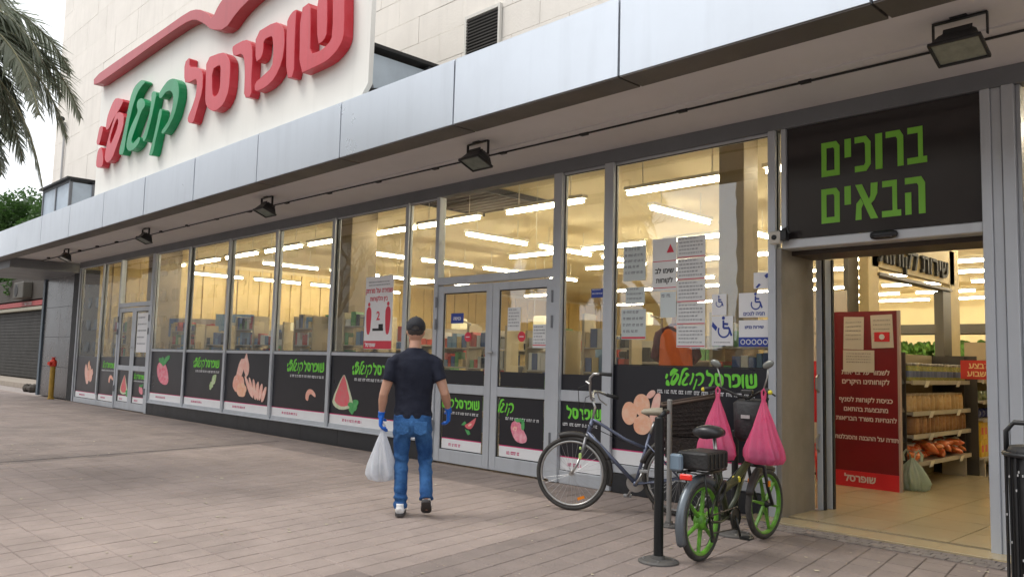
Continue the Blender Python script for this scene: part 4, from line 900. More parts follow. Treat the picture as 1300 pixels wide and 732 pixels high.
# ---------------------------------------------------------------- goods seen dimly through the windows
GOODC = [((.70, .55, .28), 'tan'), ((.08, .13, .30), 'navy'), ((.55, .08, .05), 'red'), ((.16, .36, .14), 'green'), ((.75, .74, .68), 'pale'), ((.03, .03, .035), 'black'), ((.20, .33, .50), 'blue')]
GM2 = [mat('goods_'+b, a, .5, objvar=.6) for a, b in GOODC]
def gondola(x, y, L, rz, label, h=1.8, n=5):
    g_ = thing('goods_shelf', label, 'shelf', (x, y, 0), rz, 'goods shelves behind the windows')
    MB().box(-L/2, L/2, -.03, .03, 0, h).build('back_panel', SHM, g_)
    for k in range(n):
        z_ = .12+k*(h-.15)/n; MB().box(-L/2, L/2, -.42, -.03, z_-.03, z_).build('shelf_board', SHM, g_)
        gd = [MB() for _ in GM2]; xx = -L/2+.03; j = random.randrange(7)
        while xx < L/2-.1:
            w = random.uniform(.06, .16); q = random.randint(1, 5); 
            for _ in range(q):
                if xx+w > L/2: break
                hh = random.uniform(.12, .26); gd[j].box(xx, xx+w-.01, -.38+random.random()*.06, -.12, z_+.002, z_+hh); xx += w
            j = random.randrange(7)
        for i, mb in enumerate(gd):
            if mb.v: tag(mb.build('groceries', GM2[i], g_), kind='stuff')
gondola(-25.9, 15.0, 5.5, R(90), 'tall shelf of mixed goods along the far left wall', 2.3, 6)
gondola(-25.9, 21.5, 5.5, R(90), 'tall shelf of mixed goods farther along the left wall', 2.3, 6)
gondola(-25.6, 10.6, 2.0, R(55), 'tall crowded shelf behind the leftmost windows', 2.6, 7)
gondola(-23.6, 10.2, 2.2, R(40), 'tall shelf crowded with goods behind the far double door', 2.5, 7)
gondola(-21.0, 11.3, 2.6, R(50), 'shelf of household goods behind the strawberry advert window', 2.2, 6)
gondola(-18.6, 11.8, 3.2, R(60), 'dark goods shelf behind the chicken advert window', 2.3, 6)
gondola(-16.6, 11.6, 2.8, R(60), 'goods shelf with bright packs behind the shrimp advert window', 2.1, 6)
gondola(-14.2, 12.3, 2.8, R(55), 'goods shelf behind the window with the tall poster', 2.2, 6)
gondola(-11.6, 12.6, 3.0, R(45), 'goods shelf behind the near double door', 2.1, 6)
gondola(-9.0, 12.6, 2.6, R(30), 'goods shelf right of the near double door', 1.95, 5)
gondola(-7.0, 12.0, 1.6, R(30), 'short goods shelf behind the orange-vested worker', 2.0, 5)
gondola(-7.8, 19.0, 6, R(90), 'long aisle shelf deep in the hall', 2.0)
gondola(-11.8, 22.0, 6, R(90), 'second long aisle shelf deep in the hall', 2.0)
gondola(-6.5, 24.0, 5, R(0), 'green vegetable shelf at the back of the hall', 2.0)
vg = MB()
for k in range(420): leaf_ = Matrix.Rotation(random.uniform(0, 3), 3, 'Z') @ Matrix.Rotation(random.uniform(-1, 1), 3, 'X'); vg.ball((-7.6+random.random()*3.6, 19.4+random.random()*.5, 1.75+random.random()*.38), (random.uniform(.05, .13), random.uniform(.03, .06), random.uniform(.06, .14)), 6, 4, leaf_)
tag(vg.build('leafy_vegetables', mat('vegetable_green', (.14, .30, .05), .6, objvar=.6)), kind='stuff')
vs_ = thing('vegetable_stand', 'vegetable stand with a dark canopy board behind the portal', 'stand', (-5.8, 19.6, 0)); MB().box(-2, 2, -.35, .35, 0, 1.72).build('counter', BLACKM, vs_)
MB().box(-2.1, 2.1, -.4, .4, 2.35, 2.55).build('header_board', mat('post_dark', (.07, .06, .045)), vs_); MB().box(-2.05, -1.97, -.05, .05, 1.72, 2.35).box(1.97, 2.05, -.05, .05, 1.72, 2.35).build('header_post', BLACKM, vs_)
# checkouts
CKM = mat('checkout_laminate', (.26, .23, .19), .5, var=.2)
def checkout(x, y, rz, label):
    c = thing('checkout', label, 'checkout', (x, y, 0), rz, 'checkouts behind the windows')
    MB().box(-.35, .35, -1.0, 1.0, .0, .88).build('counter', CKM, c, bevel=.01); MB().box(-.25, .12, -.95, .75, .885, .9).build('belt', BLACKM, c)
    s_ = MB().cb((.22, .45, 1.28), (.06, .34, .28), Matrix.Rotation(R(12), 3, 'Y')).build('screen', BLACKM, c, bevel=.01); MB().tube([(.25, .45, .88), (.24, .45, 1.2)], .025).build('screen_arm', SHM, s_)
    MB().box(-.33, -.20, .2, .34, .89, 1.08).build('card_reader', mat('reader_grey', (.15, .15, .16), .4), c)
    MB().tube([(.3, -.9, .88), (.3, -.9, 2.15), (.1, -.9, 2.2)], .022).build('lamp_post', SHM, c); MB().cb((.02, -.9, 2.15), (.22, .22, .18)).build('number_lamp', mat('number_box', (.55, .5, .35), .4, emit=(1, .8, .4), est=.6), c, bevel=.02)
    MB().cb((-.05, -.4, 1.0), (.26, .4, .2)).build('goods_pile', GM2[random.randrange(7)], c, bevel=.02)
for x, y, r_, lb in ((-7.2, 10.3, 12, 'checkout counter just behind the narrow window'), (-9.2, 10.4, 8, 'checkout counter behind the near double door'), (-11.3, 10.5, 5, 'checkout counter seen beside the man in the cap'), (-16.4, 10.2, 0, 'checkout counter behind the window with the lone shrimp advert'), (-18.9, 10.3, 0, 'checkout counter behind the strawberry advert window')):
    checkout(x, y, R(r_), lb)
# odds and ends standing near the glass: trolleys, hanging cards, promotion stands
HC = [mat('card_%d' % i, c, .6) for i, c in enumerate(((.62, .08, .05), (.70, .66, .55), (.75, .50, .06), (.08, .16, .36), (.12, .32, .14)))]
for i, (x, y, z_, w, h, k, lb) in enumerate(((-24.9, 9.0, 2.6, .5, .35, 1, 'pale hanging card high behind the leftmost windows'), (-22.7, 9.1, 2.2, .4, .5, 3, 'blue hanging card behind the far double door'), (-19.6, 9.4, 2.15, .34, .3, 1, 'pale hanging card over the strawberry advert'), (-15.2, 9.4, 2.25, .30, .30, 4, 'green hanging card over the shrimp advert window'), (-13.2, 9.9, 2.0, .5, .3, 0, 'red hanging card over the shrimp advert window'), (-9.9, 10.2, 2.1, .4, .28, 2, 'yellow hanging card behind the near double door'))):
    c = thing('hanging_card', lb, 'card', (x, y, z_), R(random.uniform(-20, 20)), 'cards hung from the shop ceiling'); MB().cb((0, 0, 0), (w, .01, h)).build('card', HC[k], c); MB().tube([(0, 0, h/2), (0, 0, IZ-z_)], .004, 5).build('cord', SHM, c)
def stand(x, y, rz, h, lb, seed):
    rr = random.Random(seed); c = thing('promotion_stand', lb, 'stand', (x, y, 0), rz, 'promotion stands just behind the windows')
    for sx in (-.38, .38): MB().box(sx-.02, sx+.02, -.2, .2, 0, h+.1).build('side_panel', mat('stand_side', (.45, .38, .24), .6), c)
    for k in range(int(h/.36)):
        z_ = .3+k*.36; b = MB().box(-.36, .36, -.2, .2, z_-.02, z_).build('shelf_board', SHM, c); gd = [MB() for _ in GM2]; x_ = -.35
        while x_ < .27: w = rr.uniform(.06, .12); gd[rr.randrange(7)].box(x_, x_+w-.01, -.17, .12, z_+.001, z_+rr.uniform(.12, .3)); x_ += w
        for i, mb in enumerate(gd):
            if mb.v: tag(mb.build('groceries', GM2[i], c), kind='stuff')
    return c
for i, (x, y, r_, h, lb) in enumerate(((-25.7, 8.9, 10, 2.1, 'promotion stand behind the leftmost window pane'), (-24.0, 9.0, -15, 1.8, 'promotion stand left of the far double door'), (-19.4, 9.0, 20, 1.75, 'promotion stand behind the strawberry advert window'), (-18.1, 9.1, 5, 1.95, 'promotion stand behind the green herb advert window'), (-16.9, 9.0, 30, 1.8, 'promotion stand left of the chicken advert window'), (-15.6, 9.2, 0, 1.9, 'promotion stand behind the chicken advert window'), (-13.1, 8.9, 25, 1.9, 'promotion stand behind the shrimp advert window'), (-7.7, 9.6, 15, 1.8, 'promotion stand behind the narrow pane'), (-5.0, 8.8, 10, 1.7, 'promotion stand behind the access stickers'))):
    stand(x, y, R(r_), h+.35, lb, i+20)
for i, (x, y, r_, h, lb) in enumerate(((-22.2, 9.3, 30, 2.2, 'promotion stand inside the far double door'), (-20.6, 9.6, -10, 2.0, 'promotion stand right of the far double door'), (-14.9, 10.4, 40, 2.3, 'tall promotion stand beyond the shrimp advert window'), (-17.6, 10.6, 35, 2.4, 'tall promotion stand beyond the chicken advert window'), (-12.0, 10.2, 20, 2.1, 'promotion stand behind the watermelon advert window'), (-10.3, 9.6, 15, 2.0, 'promotion stand behind the left door leaf'), (-8.8, 9.5, 5, 1.9, 'promotion stand behind the right door leaf'))):
    stand(x, y, R(r_), h, lb, i+50)
pp = thing('purple_crates', 'low purple covered trolley behind the narrow window', 'trolley', (-8.3, 11.7, 0), R(10))
MB().cb((0, 0, 1.05), (.9, .5, .34)).build('cover', mat('purple_cloth', (.10, .04, .16), .7), pp, bevel=.04); MB().cb((0, 0, .45), (.85, .45, .8)).build('base', SHM, pp)
bp_ = thing('blue_poster_board', 'blue poster board standing behind the strawberry advert window', 'poster', (-20.9, 10.0, 0), R(35)); MB().cb((0, 0, 1.95), (1.1, .04, 1.25)).build('panel', mat('poster_blue', (.06, .16, .38), .5, var=.5, vscale=3, c2=(.3, .42, .5)), bp_)
MB().cb((-.4, .0, .66), (.05, .05, 1.3)).cb((.4, 0, .66), (.05, .05, 1.3)).build('leg', SHM, bp_)
# ---------------------------------------------------------------- papers and stickers on the glass
GY = F-.0145
INK = mat('grey_ink2', (.22, .22, .25), .7); INKB = mat('blue_ink', (.03, .06, .30), .6); INKR = mat('red_ink', (.62, .04, .07), .6)
def notice(name, lb, x0, x1, z0, z1, m=PAPER, lines=6, ink=INK, y=GY, cat='notice', tilt=0, heads=None, bars_=(), th=.003):
    cx, cz = (x0+x1)/2, (z0+z1)/2; w, h = x1-x0, z1-z0; a = thing(name, lb, cat, (cx, y, cz)); a.rotation_euler = (0, R(tilt), 0)
    MB().cb((0, 0, 0), (w, th, h)).build('sheet', m, a)
    lh = h/(lines*2.6+2) if lines else 0
    for j in range(lines): words_line(a, -w*.42, w*.42*(1 if j % 3 else .6), h*.40-j*h*.8/max(1, lines-.2)-lh*.5, min(lh, .035), 0, ink, int(cx*10)+j)
    for z_, hh in bars_: MB().cb((0, -.003, z_), (w*.96, .003, hh)).build('ruled_line', INKR, a)
    if heads:
        for s_, z_, hh, mm in heads: put('lettering', text_mesh(s_, hh, hh*.02), mm, a, (0, -.004, z_))
    return a
notice('notice_sheet', 'white notice with bold black heading at the top left of the paper group', -5.69, -5.355, 2.36, 2.97, lines=0, bars_=((.04, .008), (-.27, .008)), heads=(('שימו לב', -.10, .082, BLACKM), ('לקוחות', -.21, .078, BLACKM)))
tri = thing('warning_triangle', 'tiny red warning triangle printed on the bold white notice', 'print', (-5.44, GY-.004, 2.84)); MB().flatpoly([(-.05, -.04), (.05, -.04), (0, .06)], -.002, .0).build('triangle', INKR, tri)
for k in range(5):
    z1 = 2.965-k*.252
    notice('notice_sheet', 'printed page %s in the long paper column beside the triangle notice' % ('at the top', 'second from the top', 'in the middle', 'second from the bottom', 'at the bottom')[k], -5.35, -4.975, z1-.248, z1, lines=5, bars_=((-.11, .010),))
notice('notice_sheet', 'blank bluish sheet left of the long paper column', -5.575, -5.36, 2.05, 2.345, mat('paper_blue', (.60, .66, .66), .7), lines=1)
notice('notice_sheet', 'faded sheet at the top of the left paper stack in the wide window', -6.12, -5.79, 2.50, 2.92, mat('paper_faded', (.52, .57, .56), .7), lines=5)
notice('notice_sheet', 'faded narrow sheet second down in the left paper stack', -6.08, -5.80, 2.22, 2.42, mat('paper_faded', (.5, .5, .5)), lines=3)
notice('notice_sheet', 'faded sheet with a red foot line at the bottom of the left paper stack', -6.14, -5.78, 1.80, 2.16, mat('paper_faded', (.5, .5, .5)), lines=4, bars_=((-.16, .02),))
# accessibility stickers
def wheelchair(a, cx, cz, s, m=INKB, y=-.004):
    mb = MB().torus((cx, y, cz-.12*s), .26*s, .035*s, 'y', 20, 4, .1, R(150), R(400))
    mb.ball((cx-.02*s, y, cz+.42*s), (.075*s, .003, .075*s), 10, 6)
    for a_, b_ in (((-.02, .32), (-.02, .0)), ((-.02, .0), (.24, .0)), ((.24, .0), (.36, -.32)), ((-.02, .18), (.2, .16))):
        mb.tube([(cx+a_[0]*s, y, cz+a_[1]*s), (cx+b_[0]*s, y, cz+b_[1]*s)], .045*s, 6, flat=.06 if False else 1)
    o = mb.build('wheelchair_symbol', m, a); o.scale = (1, .12, 1); o.location.y = y*.88
a = notice('access_sticker', 'small white wheelchair sticker above the tall one', -4.89, -4.71, 2.06, 2.29, WHITE, lines=0, cat='sticker'); wheelchair(a, 0, .03, .14)
a = notice('access_sticker', 'tall white sticker with a blue wheelchair figure and a parking arrow', -4.89, -4.63, 1.73, 2.08-.03, WHITE, lines=0, cat='sticker'); wheelchair(a, .02, .03, .26)
MB().flatpoly([(-.12, .10), (-.06, .04), (-.08, .0), (-.13, .05)], -.004, -.001).build('arrow', INKB, a); words_line(a, -.10, .10, -.13, .012, 0, INK, 3)
a = notice('access_sticker', 'wide white sticker with wheelchair figure and blue lettering', -4.56, -4.20, 2.03, 2.29, WHITE, lines=0, cat='sticker', heads=(('חניה לנכים', -.11, .055, INKB),)); wheelchair(a, .02, .03, .2)
a = notice('access_sticker', 'wide sticker white above and blue below with a row of round symbols', -4.56, -4.20, 1.72, 2.0, WHITE, lines=0, cat='sticker', heads=(('שירות נגיש', .05, .05, INKB),))
MB().cb((0, -.003, -.09), (.36, .003, .10)).build('blue_band', INKB, a)
rg = MB()
for k in range(5): rg.torus((-.13+k*.065, -.006, -.09), .024, .005, 'y', 14, 4)
rg.build('round_symbol', WHITE, a)
a = notice('access_sticker', 'square white sticker with two dark blue marks near the window edge', -4.385, -4.20, 2.33, 2.50, WHITE, lines=0, cat='sticker')
MB().flatpoly([(-.07, -.07), (-.03, -.03), (-.01, -.045), (-.05, -.08)], -.004, -.001).flatpoly([(.03, .05), (.07, .075), (.08, .03), (.05, .02)], -.004, -.001).build('mark', INKB, a)
# tall poster
a = notice('tall_poster', 'tall white poster with two red figures and a red foot band left of the man', -11.58, -10.80, 1.65, 2.85, WHITE, lines=0, cat='poster', y=F-.016, heads=(('שמירה על מרחק', .33, .11, INKR), ('בין הלקוחות', .20, .10, INKR), ('2', -.12, .2, INKR)))
MB().cb((0, -.003, -.53), (.78, .003, .13)).build('red_band', INKR, a); MB().cb((.0, -.003, -.28), (.3, .003, .04)).cb((.08, -.003, -.23), (.12, .003, .08)).build('black_mark', BLACKM, a)
for s_ in (-1, 1):
    MB().flatpoly(soften([(s_*.27-.05, -.36), (s_*.27-.08, .02), (s_*.27-.03, .10), (s_*.27+.03, .10), (s_*.27+.08, .02), (s_*.27+.05, -.36)], 2), -.004, -.001).lathe([(0, -.004), (.035, -.004)], (s_*.27, 0, .14), 'y', 12).build('red_figure', INKR, a)
for j in range(2): words_line(a, -.3, .3, .50-.05*j, .02, 0, INK, j)
put('lettering', text_mesh('שופרסל', .09, .003), WHITE, a, (-.2, -.0055, -.56))
a = notice('tall_poster', 'whitish tall poster on the far double door glass', -21.85, -21.15, 1.5, 2.5, WHITE, lines=5, cat='poster', y=F-.022)
notice('notice_sheet', 'plain white page higher on the near double door', -8.11, -7.86, 1.92, 2.24, lines=6, y=F-.021)
notice('notice_sheet', 'white page with a red foot line lower on the near double door', -7.62, -7.37, 1.69, 2.00, lines=6, bars_=((-.12, .012),), y=F-.021)
a = notice('blue_sticker', 'blue and white sticker on the left leaf of the near double door', -9.32, -9.04, 2.04, 2.19, INKB, lines=0, cat='sticker', y=F-.021, heads=(('כניסה', -.025, .07, WHITE),))
a = notice('blue_sticker', 'blue sticker high on the narrow pane right of the near double door', -6.62, -6.40, 2.32, 2.43, INKB, lines=2, ink=WHITE, cat='sticker')
for x, lb in ((-8.93, 'left'), (-7.83+.0, 'right')):
    a = thing('red_disc_sticker', 'round red safety sticker on the %s leaf of the near double door' % lb, 'sticker', (x, F-.021, 1.84)); MB().lathe([(0, -.003), (.07, -.003), (.07, .0)], (0, 0, 0), 'y', 24).build('disc', INKR, a); MB().cb((0, -.005, 0), (.08, .002, .012)).build('white_stripe', WHITE, a)
# ================================================================ people
SKIN = mat('skin', (.46, .25, .17), .5, var=.15, vscale=10)
HAIR = mat('short_hair', (.05, .04, .035), .8, var=.4, vscale=60)
def fabric(name, c, c2, vs_=3., bump=.5, bs=14, weave=0):
    m = mat(name, c, .85, var=.5, vscale=vs_, c2=c2, bump=bump, bscale=bs, spec=.2); return m
def disp(me, fn):
    P = [(v.co.copy(), v.normal.copy()) for v in me.vertices]; out = []
    for p, q in P: out.extend(p+fn(p, q))
    me.vertices.foreach_set('co', out); me.update()
def finger(mb, base, d, up_, L, r, bend):
    """three jointed finger from base heading d, curling towards up_"""
    p = Vector(base); d = Vector(d).normalized(); u = Vector(up_).normalized(); ax = d.cross(u).normalized(); pts = [p-d*.02, p]; rs = [r*1.05, r*1.05]
    for k, f_ in enumerate((.45, .30, .25)):
        d = Matrix.Rotation(bend, 3, ax) @ d; p = p+d*L*f_; pts.append(p.copy()); rs.append(r*(1-.08*(k+1)))
    pts.append(p+d*r*.5); rs.append(r*.45)
    mb.tube(pts, rs, 8)
def hand(mb, wr, d, palm_n, thumb_dir, g=0., bend=.45, s=1.1):
    """wrist, direction of fingers, direction the palm faces, direction of the thumb side; g grows it for a glove"""
    d = Vector(d).normalized(); pn = Vector(palm_n); pn = (pn-d*pn.dot(d)).normalized(); tdir = Vector(thumb_dir); tdir = (tdir-d*tdir.dot(d)-pn*tdir.dot(pn)).normalized()
    wr = Vector(wr); side = tdir
    P = [(wr-d*.03, .026, .020), (wr, .027, .019), (wr+d*.03*s, .036, .018), (wr+d*.065*s, .042, .016), (wr+d*.092*s, .041, .013), (wr+d*.098*s, .030, .008)]
    mb.rings([(*p, a+g, b+g) for p, a, b in P], 14, side=side)
    for k, (off, L, da) in enumerate(((.030, .072, .0), (.010, .082, .0), (-.010, .075, .0), (-.029, .058, .0))):
        base = wr+d*(.088-.004*abs(k-1))*s+tdir*off*s
        finger(mb, base, d+tdir*off*1.2, pn, L*s, .0095*s+g, bend+.06*k)
    finger(mb, wr+d*.028*s+tdir*.030*s, d*.55+tdir*.85+pn*.25, pn, .062*s, .011*s+g, bend*.55)
def limb(mb, pts, side=(1, 0, 0), n=16): mb.rings(pts, n, side=side)
def figure(name, label, loc, rz, J, coat, trousers, shoe, glove=None, cap=None, shirt_short=True, extra=None):
    t_ = thing(name, label, 'person', loc, rz)
    # --- body, one continuous surface
    b = MB()
    hx, hy, hz = J['head']
    limb(b, [(0, .0, .84, .12, .09), (0, -.01, .90, .165, .115), (0, -.005, .98, .165, .115), (0, .0, 1.08, .145, .10), (0, .005, 1.20, .155, .105), (0, .0, 1.34, .175, .115), (0, -.005, 1.44, .18, .11), (0, -.01, 1.52, .15, .085), (0, -.01, 1.57, .075, .065), (hx*.5, -.005, 1.62, .058, .06), (hx, hy, 1.67, .058, .062)], n=20)
    b.ball((hx, hy, hz), (.080, .100, .122), 16, 12); b.ball((hx, hy+.035, hz-.06), (.058, .065, .068), 12, 8)
    b.rings([(hx, hy+.088, hz+.03, .008, .008), (hx, hy+.108, hz-.005, .014, .012), (hx, hy+.103, hz-.025, .017, .010)], 8)
    for s_ in (-1, 1):
        b.ball((hx+s_*.082, hy-.005, hz-.012), (.010, .022, .034), 8, 6); b.ball((hx+s_*.030, hy+.088, hz+.012), (.016, .012, .012), 8, 6)
        b.ball((hx+s_*.028, hy+.092, hz+.035), (.024, .010, .008), 8, 6)
    b.ball((hx, hy+.098, hz-.060), (.026, .010, .009), 8, 6); b.ball((hx, hy+.088, hz-.095), (.024, .018, .016), 8, 6)
    arms = {}
    for s_, k in ((-1, 'l'), (1, 'r')):
        sh, el, wr = (Vector(J[k+q]) for q in ('s', 'e', 'w')); arms[k] = (sh, el, wr)
        m1 = sh.lerp(el, .45); m2 = el.lerp(wr, .3)
        limb(b, [(*(sh+Vector((-s_*.05, 0, .01))), .05, .045), (*sh, .056, .050), (*m1, .05, .056), (*sh.lerp(el, .85), .042, .046), (*el, .040, .043), (*m2, .041, .045), (*el.lerp(wr, .65), .032, .034), (*wr, .022, .025), (*(wr+(wr-el).normalized()*.02), .02, .026)], side=(0, 1, 0))
        hd = J[k+'h']; hand(b, wr, *hd)
        hp, kn, an, toe = (Vector(J[k+q]) for q in ('p', 'k', 'a', 't'))
        limb(b, [(*(hp+Vector((0, 0, .04))), .085, .095), (*hp, .09, .10), (*hp.lerp(kn, .5), .072, .082), (*kn, .054, .058), (*kn.lerp(an, .3), .054, .062), (*an, .036, .042), (*(an-Vector((0, 0, .03))), .036, .045)])
        limb(b, [(*(an+Vector((0, -.01, -.02))), .03, .03), (*an.lerp(toe, .3), .034, .03), (*toe.lerp(an, .3), .036, .022), (*toe.lerp(an, .1), .02, .012)], side=(1, 0, 0))
    me = voxel(b, .0075, 3); me.materials.append(SKIN); body = bpy.data.objects.new('body', me); col.objects.link(body); body.parent = t_
    for s_ in (-1, 1):
        MB().ball((hx+s_*.030, hy+.096, hz+.012), (.010, .006, .006), 8, 6).build('eye', mat('eye_white', (.6, .58, .55), .3), body, smooth=True)
    MB().rings([(hx-.024, hy+.105, hz-.060, .002, .003), (hx, hy+.109, hz-.060, .004, .004), (hx+.024, hy+.105, hz-.060, .002, .003)], 6, side=(0, 0, 1)).build('lips', mat('lips', (.35, .12, .1), .5), body, smooth=True)
    h = MB(); h.ball((hx, hy-.014, hz+.020), (.0855, .100, .108), 18, 12)
    hm = voxel(h, .009, 2); hm.materials.append(HAIR)
    disp(hm, lambda p, n_: Vector((0, 0, 0)) if not (p.y-hy > .045 and p.z-hz < .05) else -n_*.035)
    disp(hm, lambda p, n_: n_*(.0025*noise.noise(p*90)) if p.z > hz-.055 else -n_*.03)
    ho = bpy.data.objects.new('hair', hm); col.objects.link(ho); ho.parent = t_
    # --- shirt
    s = MB()
    limb(s, [(0, 0, .93, .190, .140), (0, 0, .97, .186, .136), (0, .0, 1.06, .176, .125), (0, .005, 1.18, .183, .128), (0, .0, 1.32, .203, .134), (0, -.005, 1.43, .212, .13), (0, -.01, 1.50, .20, .115), (0, -.01, 1.55, .155, .092), (0, -.01, 1.58, .098, .078), (0, -.008, 1.60, .074, .070)], n=28)
    for s_, k in ((-1, 'l'), (1, 'r')):
        sh, el, wr = arms[k]; e = sh.lerp(el, .60)
        limb(s, [(*(sh+Vector((-s_*.10, 0, -.01))), .08, .070), (*(sh+Vector((-s_*.03, 0, .008))), .080, .072), (*(sh+Vector((s_*.012, 0, -.012))), .080, .070), (*sh.lerp(el, .3), .078, .066), (*e, .076, .066)], n=18, side=(0, 1, 0))
        if not shirt_short: limb(s, [(*e, .062, .066), (*el, .055, .058), (*el.lerp(wr, .5), .048, .05), (*wr.lerp(el, .08), .042, .042)], n=16, side=(0, 1, 0))
    sm_ = voxel(s, .0085, 3)
    def folds(p, n_):
        w = .0045*math.sin(p.z*34+7*p.x+3*noise.noise(p*7))*max(0, 1-abs(p.z-1.02)*5)+.0040*math.sin((p.x*.9+p.z*.5)*46+4*noise.noise(p*5))*max(0, 1-abs(p.z-1.38)*4.5)+.006*noise.noise(p*11)
        hem = .004*math.sin(math.atan2(p.y, p.x)*9) if p.z < .98 else 0
        return n_*(w+hem)
    disp(sm_, folds); sm_.materials.append(coat); so_ = bpy.data.objects.new('shirt', sm_); col.objects.link(so_); so_.parent = t_
    MB().torus((0, -.008, 1.598), .070, .008, 'z', 28, 6).build('collar', coat, so_, smooth=True)
    # --- trousers
    j = MB()
    limb(j, [(0, 0, .99, .168, .122), (0, -.005, .93, .180, .135), (0, -.018, .86, .178, .142), (0, -.012, .80, .150, .115), (0, 0, .76, .09, .07)], n=24)
    for k in ('l', 'r'):
        hp, kn, an = (Vector(J[k+q]) for q in ('p', 'k', 'a')); hem = an+Vector((0, .005, -.035))
        limb(j, [(*(hp+Vector((0, -.01, .06))), .085, .11), (*(hp+Vector((0, -.008, -.06))), .094, .115), (*hp.lerp(kn, .45), .086, .10), (*hp.lerp(kn, .85), .072, .082), (*kn, .068, .078), (*kn.lerp(an, .3), .066, .078), (*kn.lerp(an, .75), .062, .072), (*hem, .064, .076)], n=20)
    jm = voxel(j, .0085, 3); kz = (J['lk'][2]+J['rk'][2])/2
    def jf(p, n_):
        a = max(0, 1-abs(p.z-kz)*6)*.006*math.sin(p.z*62+5*p.x+3*noise.noise(p*9)); c = max(0, 1-abs(p.z-.16)*8)*.009*math.sin(p.z*78+2*noise.noise(p*12))
        d_ = max(0, 1-abs(p.z-.80)*7)*.005*math.sin((p.z*.8+abs(p.x-.02))*70); return n_*(a+c+d_+.004*noise.noise(p*10))
    disp(jm, jf); jm.materials.append(trousers); jo = bpy.data.objects.new('jeans', jm); col.objects.link(jo); jo.parent = t_
    for s_ in (-1, 1): MB().flatpoly([(s_*.085-.058, .80), (s_*.085, .775), (s_*.085+.058, .80), (s_*.085+.060, .905), (s_*.085-.060, .905)], -.166, -.158).build('back_pocket', trousers, jo, bevel=.003)
    # --- shoes
    for k in ('l', 'r'):
        an, toe = Vector(J[k+'a']), Vector(J[k+'t']); d = (toe-(an+Vector((0, 0, -.085)))).normalized() if k == 'r' else Vector((0, 1, 0)); u = Vector((1, 0, 0)).cross(d).normalized()
        if u.z < 0: u = -u
        heel = toe-d*.20; sx = an.x
        def Q(a, c, up_): return (sx+c, *(heel+d*a+u*up_)[1:])
        o_ = MB(); o_.rings([(*Q(-.055, 0, .045), .028, .030), (*Q(-.045, 0, .050), .040, .042), (*Q(0, 0, .055), .046, .052), (*Q(.06, 0, .055), .045, .050), (*Q(.13, 0, .042), .050, .034), (*Q(.19, 0, .032), .048, .026), (*Q(.235, 0, .026), .032, .018), (*Q(.245, 0, .024), .012, .008)], 18)
        o_.rings([(*Q(-.01, 0, .06), .043, .050), (*Q(-.012, 0, .115), .040, .046)], 16, side=(1, 0, 0))
        sm2 = voxel(o_, .007, 2); sm2.materials.append(shoe); sh_ = bpy.data.objects.new('shoe', sm2); col.objects.link(sh_); sh_.parent = t_
        o_ = MB()
        pr_ = [(-.06, .020), (-.045, .040), (0, .046), (.06, .042), (.13, .052), (.19, .050), (.235, .034), (.25, .014)]; L_ = [Q(a, w, 0) for a, w in pr_]+[Q(a, -w, 0) for a, w in reversed(pr_)]; T_ = [Q(a, w, .024) for a, w in pr_]+[Q(a, -w, .024) for a, w in reversed(pr_)]
        n_ = len(L_); o_.poly(L_+T_, [tuple(range(n_-1, -1, -1)), tuple(range(n_, 2*n_))]+[(i, (i+1) % n_, (i+1) % n_+n_, i+n_) for i in range(n_)])
        o_.build('sole', mat('sole_dark', (.05, .045, .045), .7), sh_)
    if glove:
        for k in ('l', 'r'):
            sh, el, wr = arms[k]; g_ = MB(); hand(g_, wr, *J[k+'h'], g=.0045); limb(g_, [(*(wr+(el-wr).normalized()*.045), .034, .032), (*wr, .031, .026), (*(wr+(wr-el).normalized()*.02), .032, .026)])
            gm_ = voxel(g_, .0055, 2); disp(gm_, lambda p, n_: n_*.0025*noise.noise(p*60)); gm_.materials.append(glove); go = bpy.data.objects.new('glove', gm_); col.objects.link(go); go.parent = t_
    if cap:
        c_ = MB(); c_.ball((hx, hy-.002, hz+.035), (.096, .114, .104), 22, 14); cm_ = voxel(c_, .008, 2)
        import bmesh
        bm = bmesh.new(); bm.from_mesh(cm_)
        kill = [v for v in bm.verts if v.co.z < hz-.002 or (v.co.y < hy-.05 and ((v.co.x-hx)/.036)**2+((v.co.z-(hz-.002))/.045)**2 < 1)]
        bmesh.ops.delete(bm, geom=kill, context='VERTS'); bmesh.ops.solidify(bm, geom=bm.faces[:], thickness=.004); bm.to_mesh(cm_); bm.free()
        cm_.materials.append(cap); co_ = bpy.data.objects.new('cap', cm_); col.objects.link(co_); co_.parent = t_
        # peak, back strap, button and stitched seams
        vs_ = []; 
        for i in range(13):
            a = math.pi*i/12; vs_ += [(hx+.084*math.cos(a), hy+.05+.055*math.sin(a), hz+.014+.004*math.sin(a)), (hx+.082*math.cos(a), hy+.058+.13*math.sin(a), hz+.004-.018*math.sin(a)+.012*abs(math.cos(a))*-1)]
        fs_ = [(2*i, 2*i+1, 2*i+3, 2*i+2) for i in range(12)]; mb = MB().poly(vs_, fs_); p_ = mb.build('peak', cap, co_, smooth=True); md = p_.modifiers.new('t', 'SOLIDIFY'); md.thickness = .005
        MB().tube([(hx-.036, hy-.102, hz+.004), (hx, hy-.112, hz+.002), (hx+.036, hy-.102, hz+.004)], .007, 6, flat=.5).build('strap', cap, co_, smooth=True)
        MB().ball((hx, hy, hz+.140), (.010, .010, .006), 8, 6).build('button', cap, co_)
    return t_
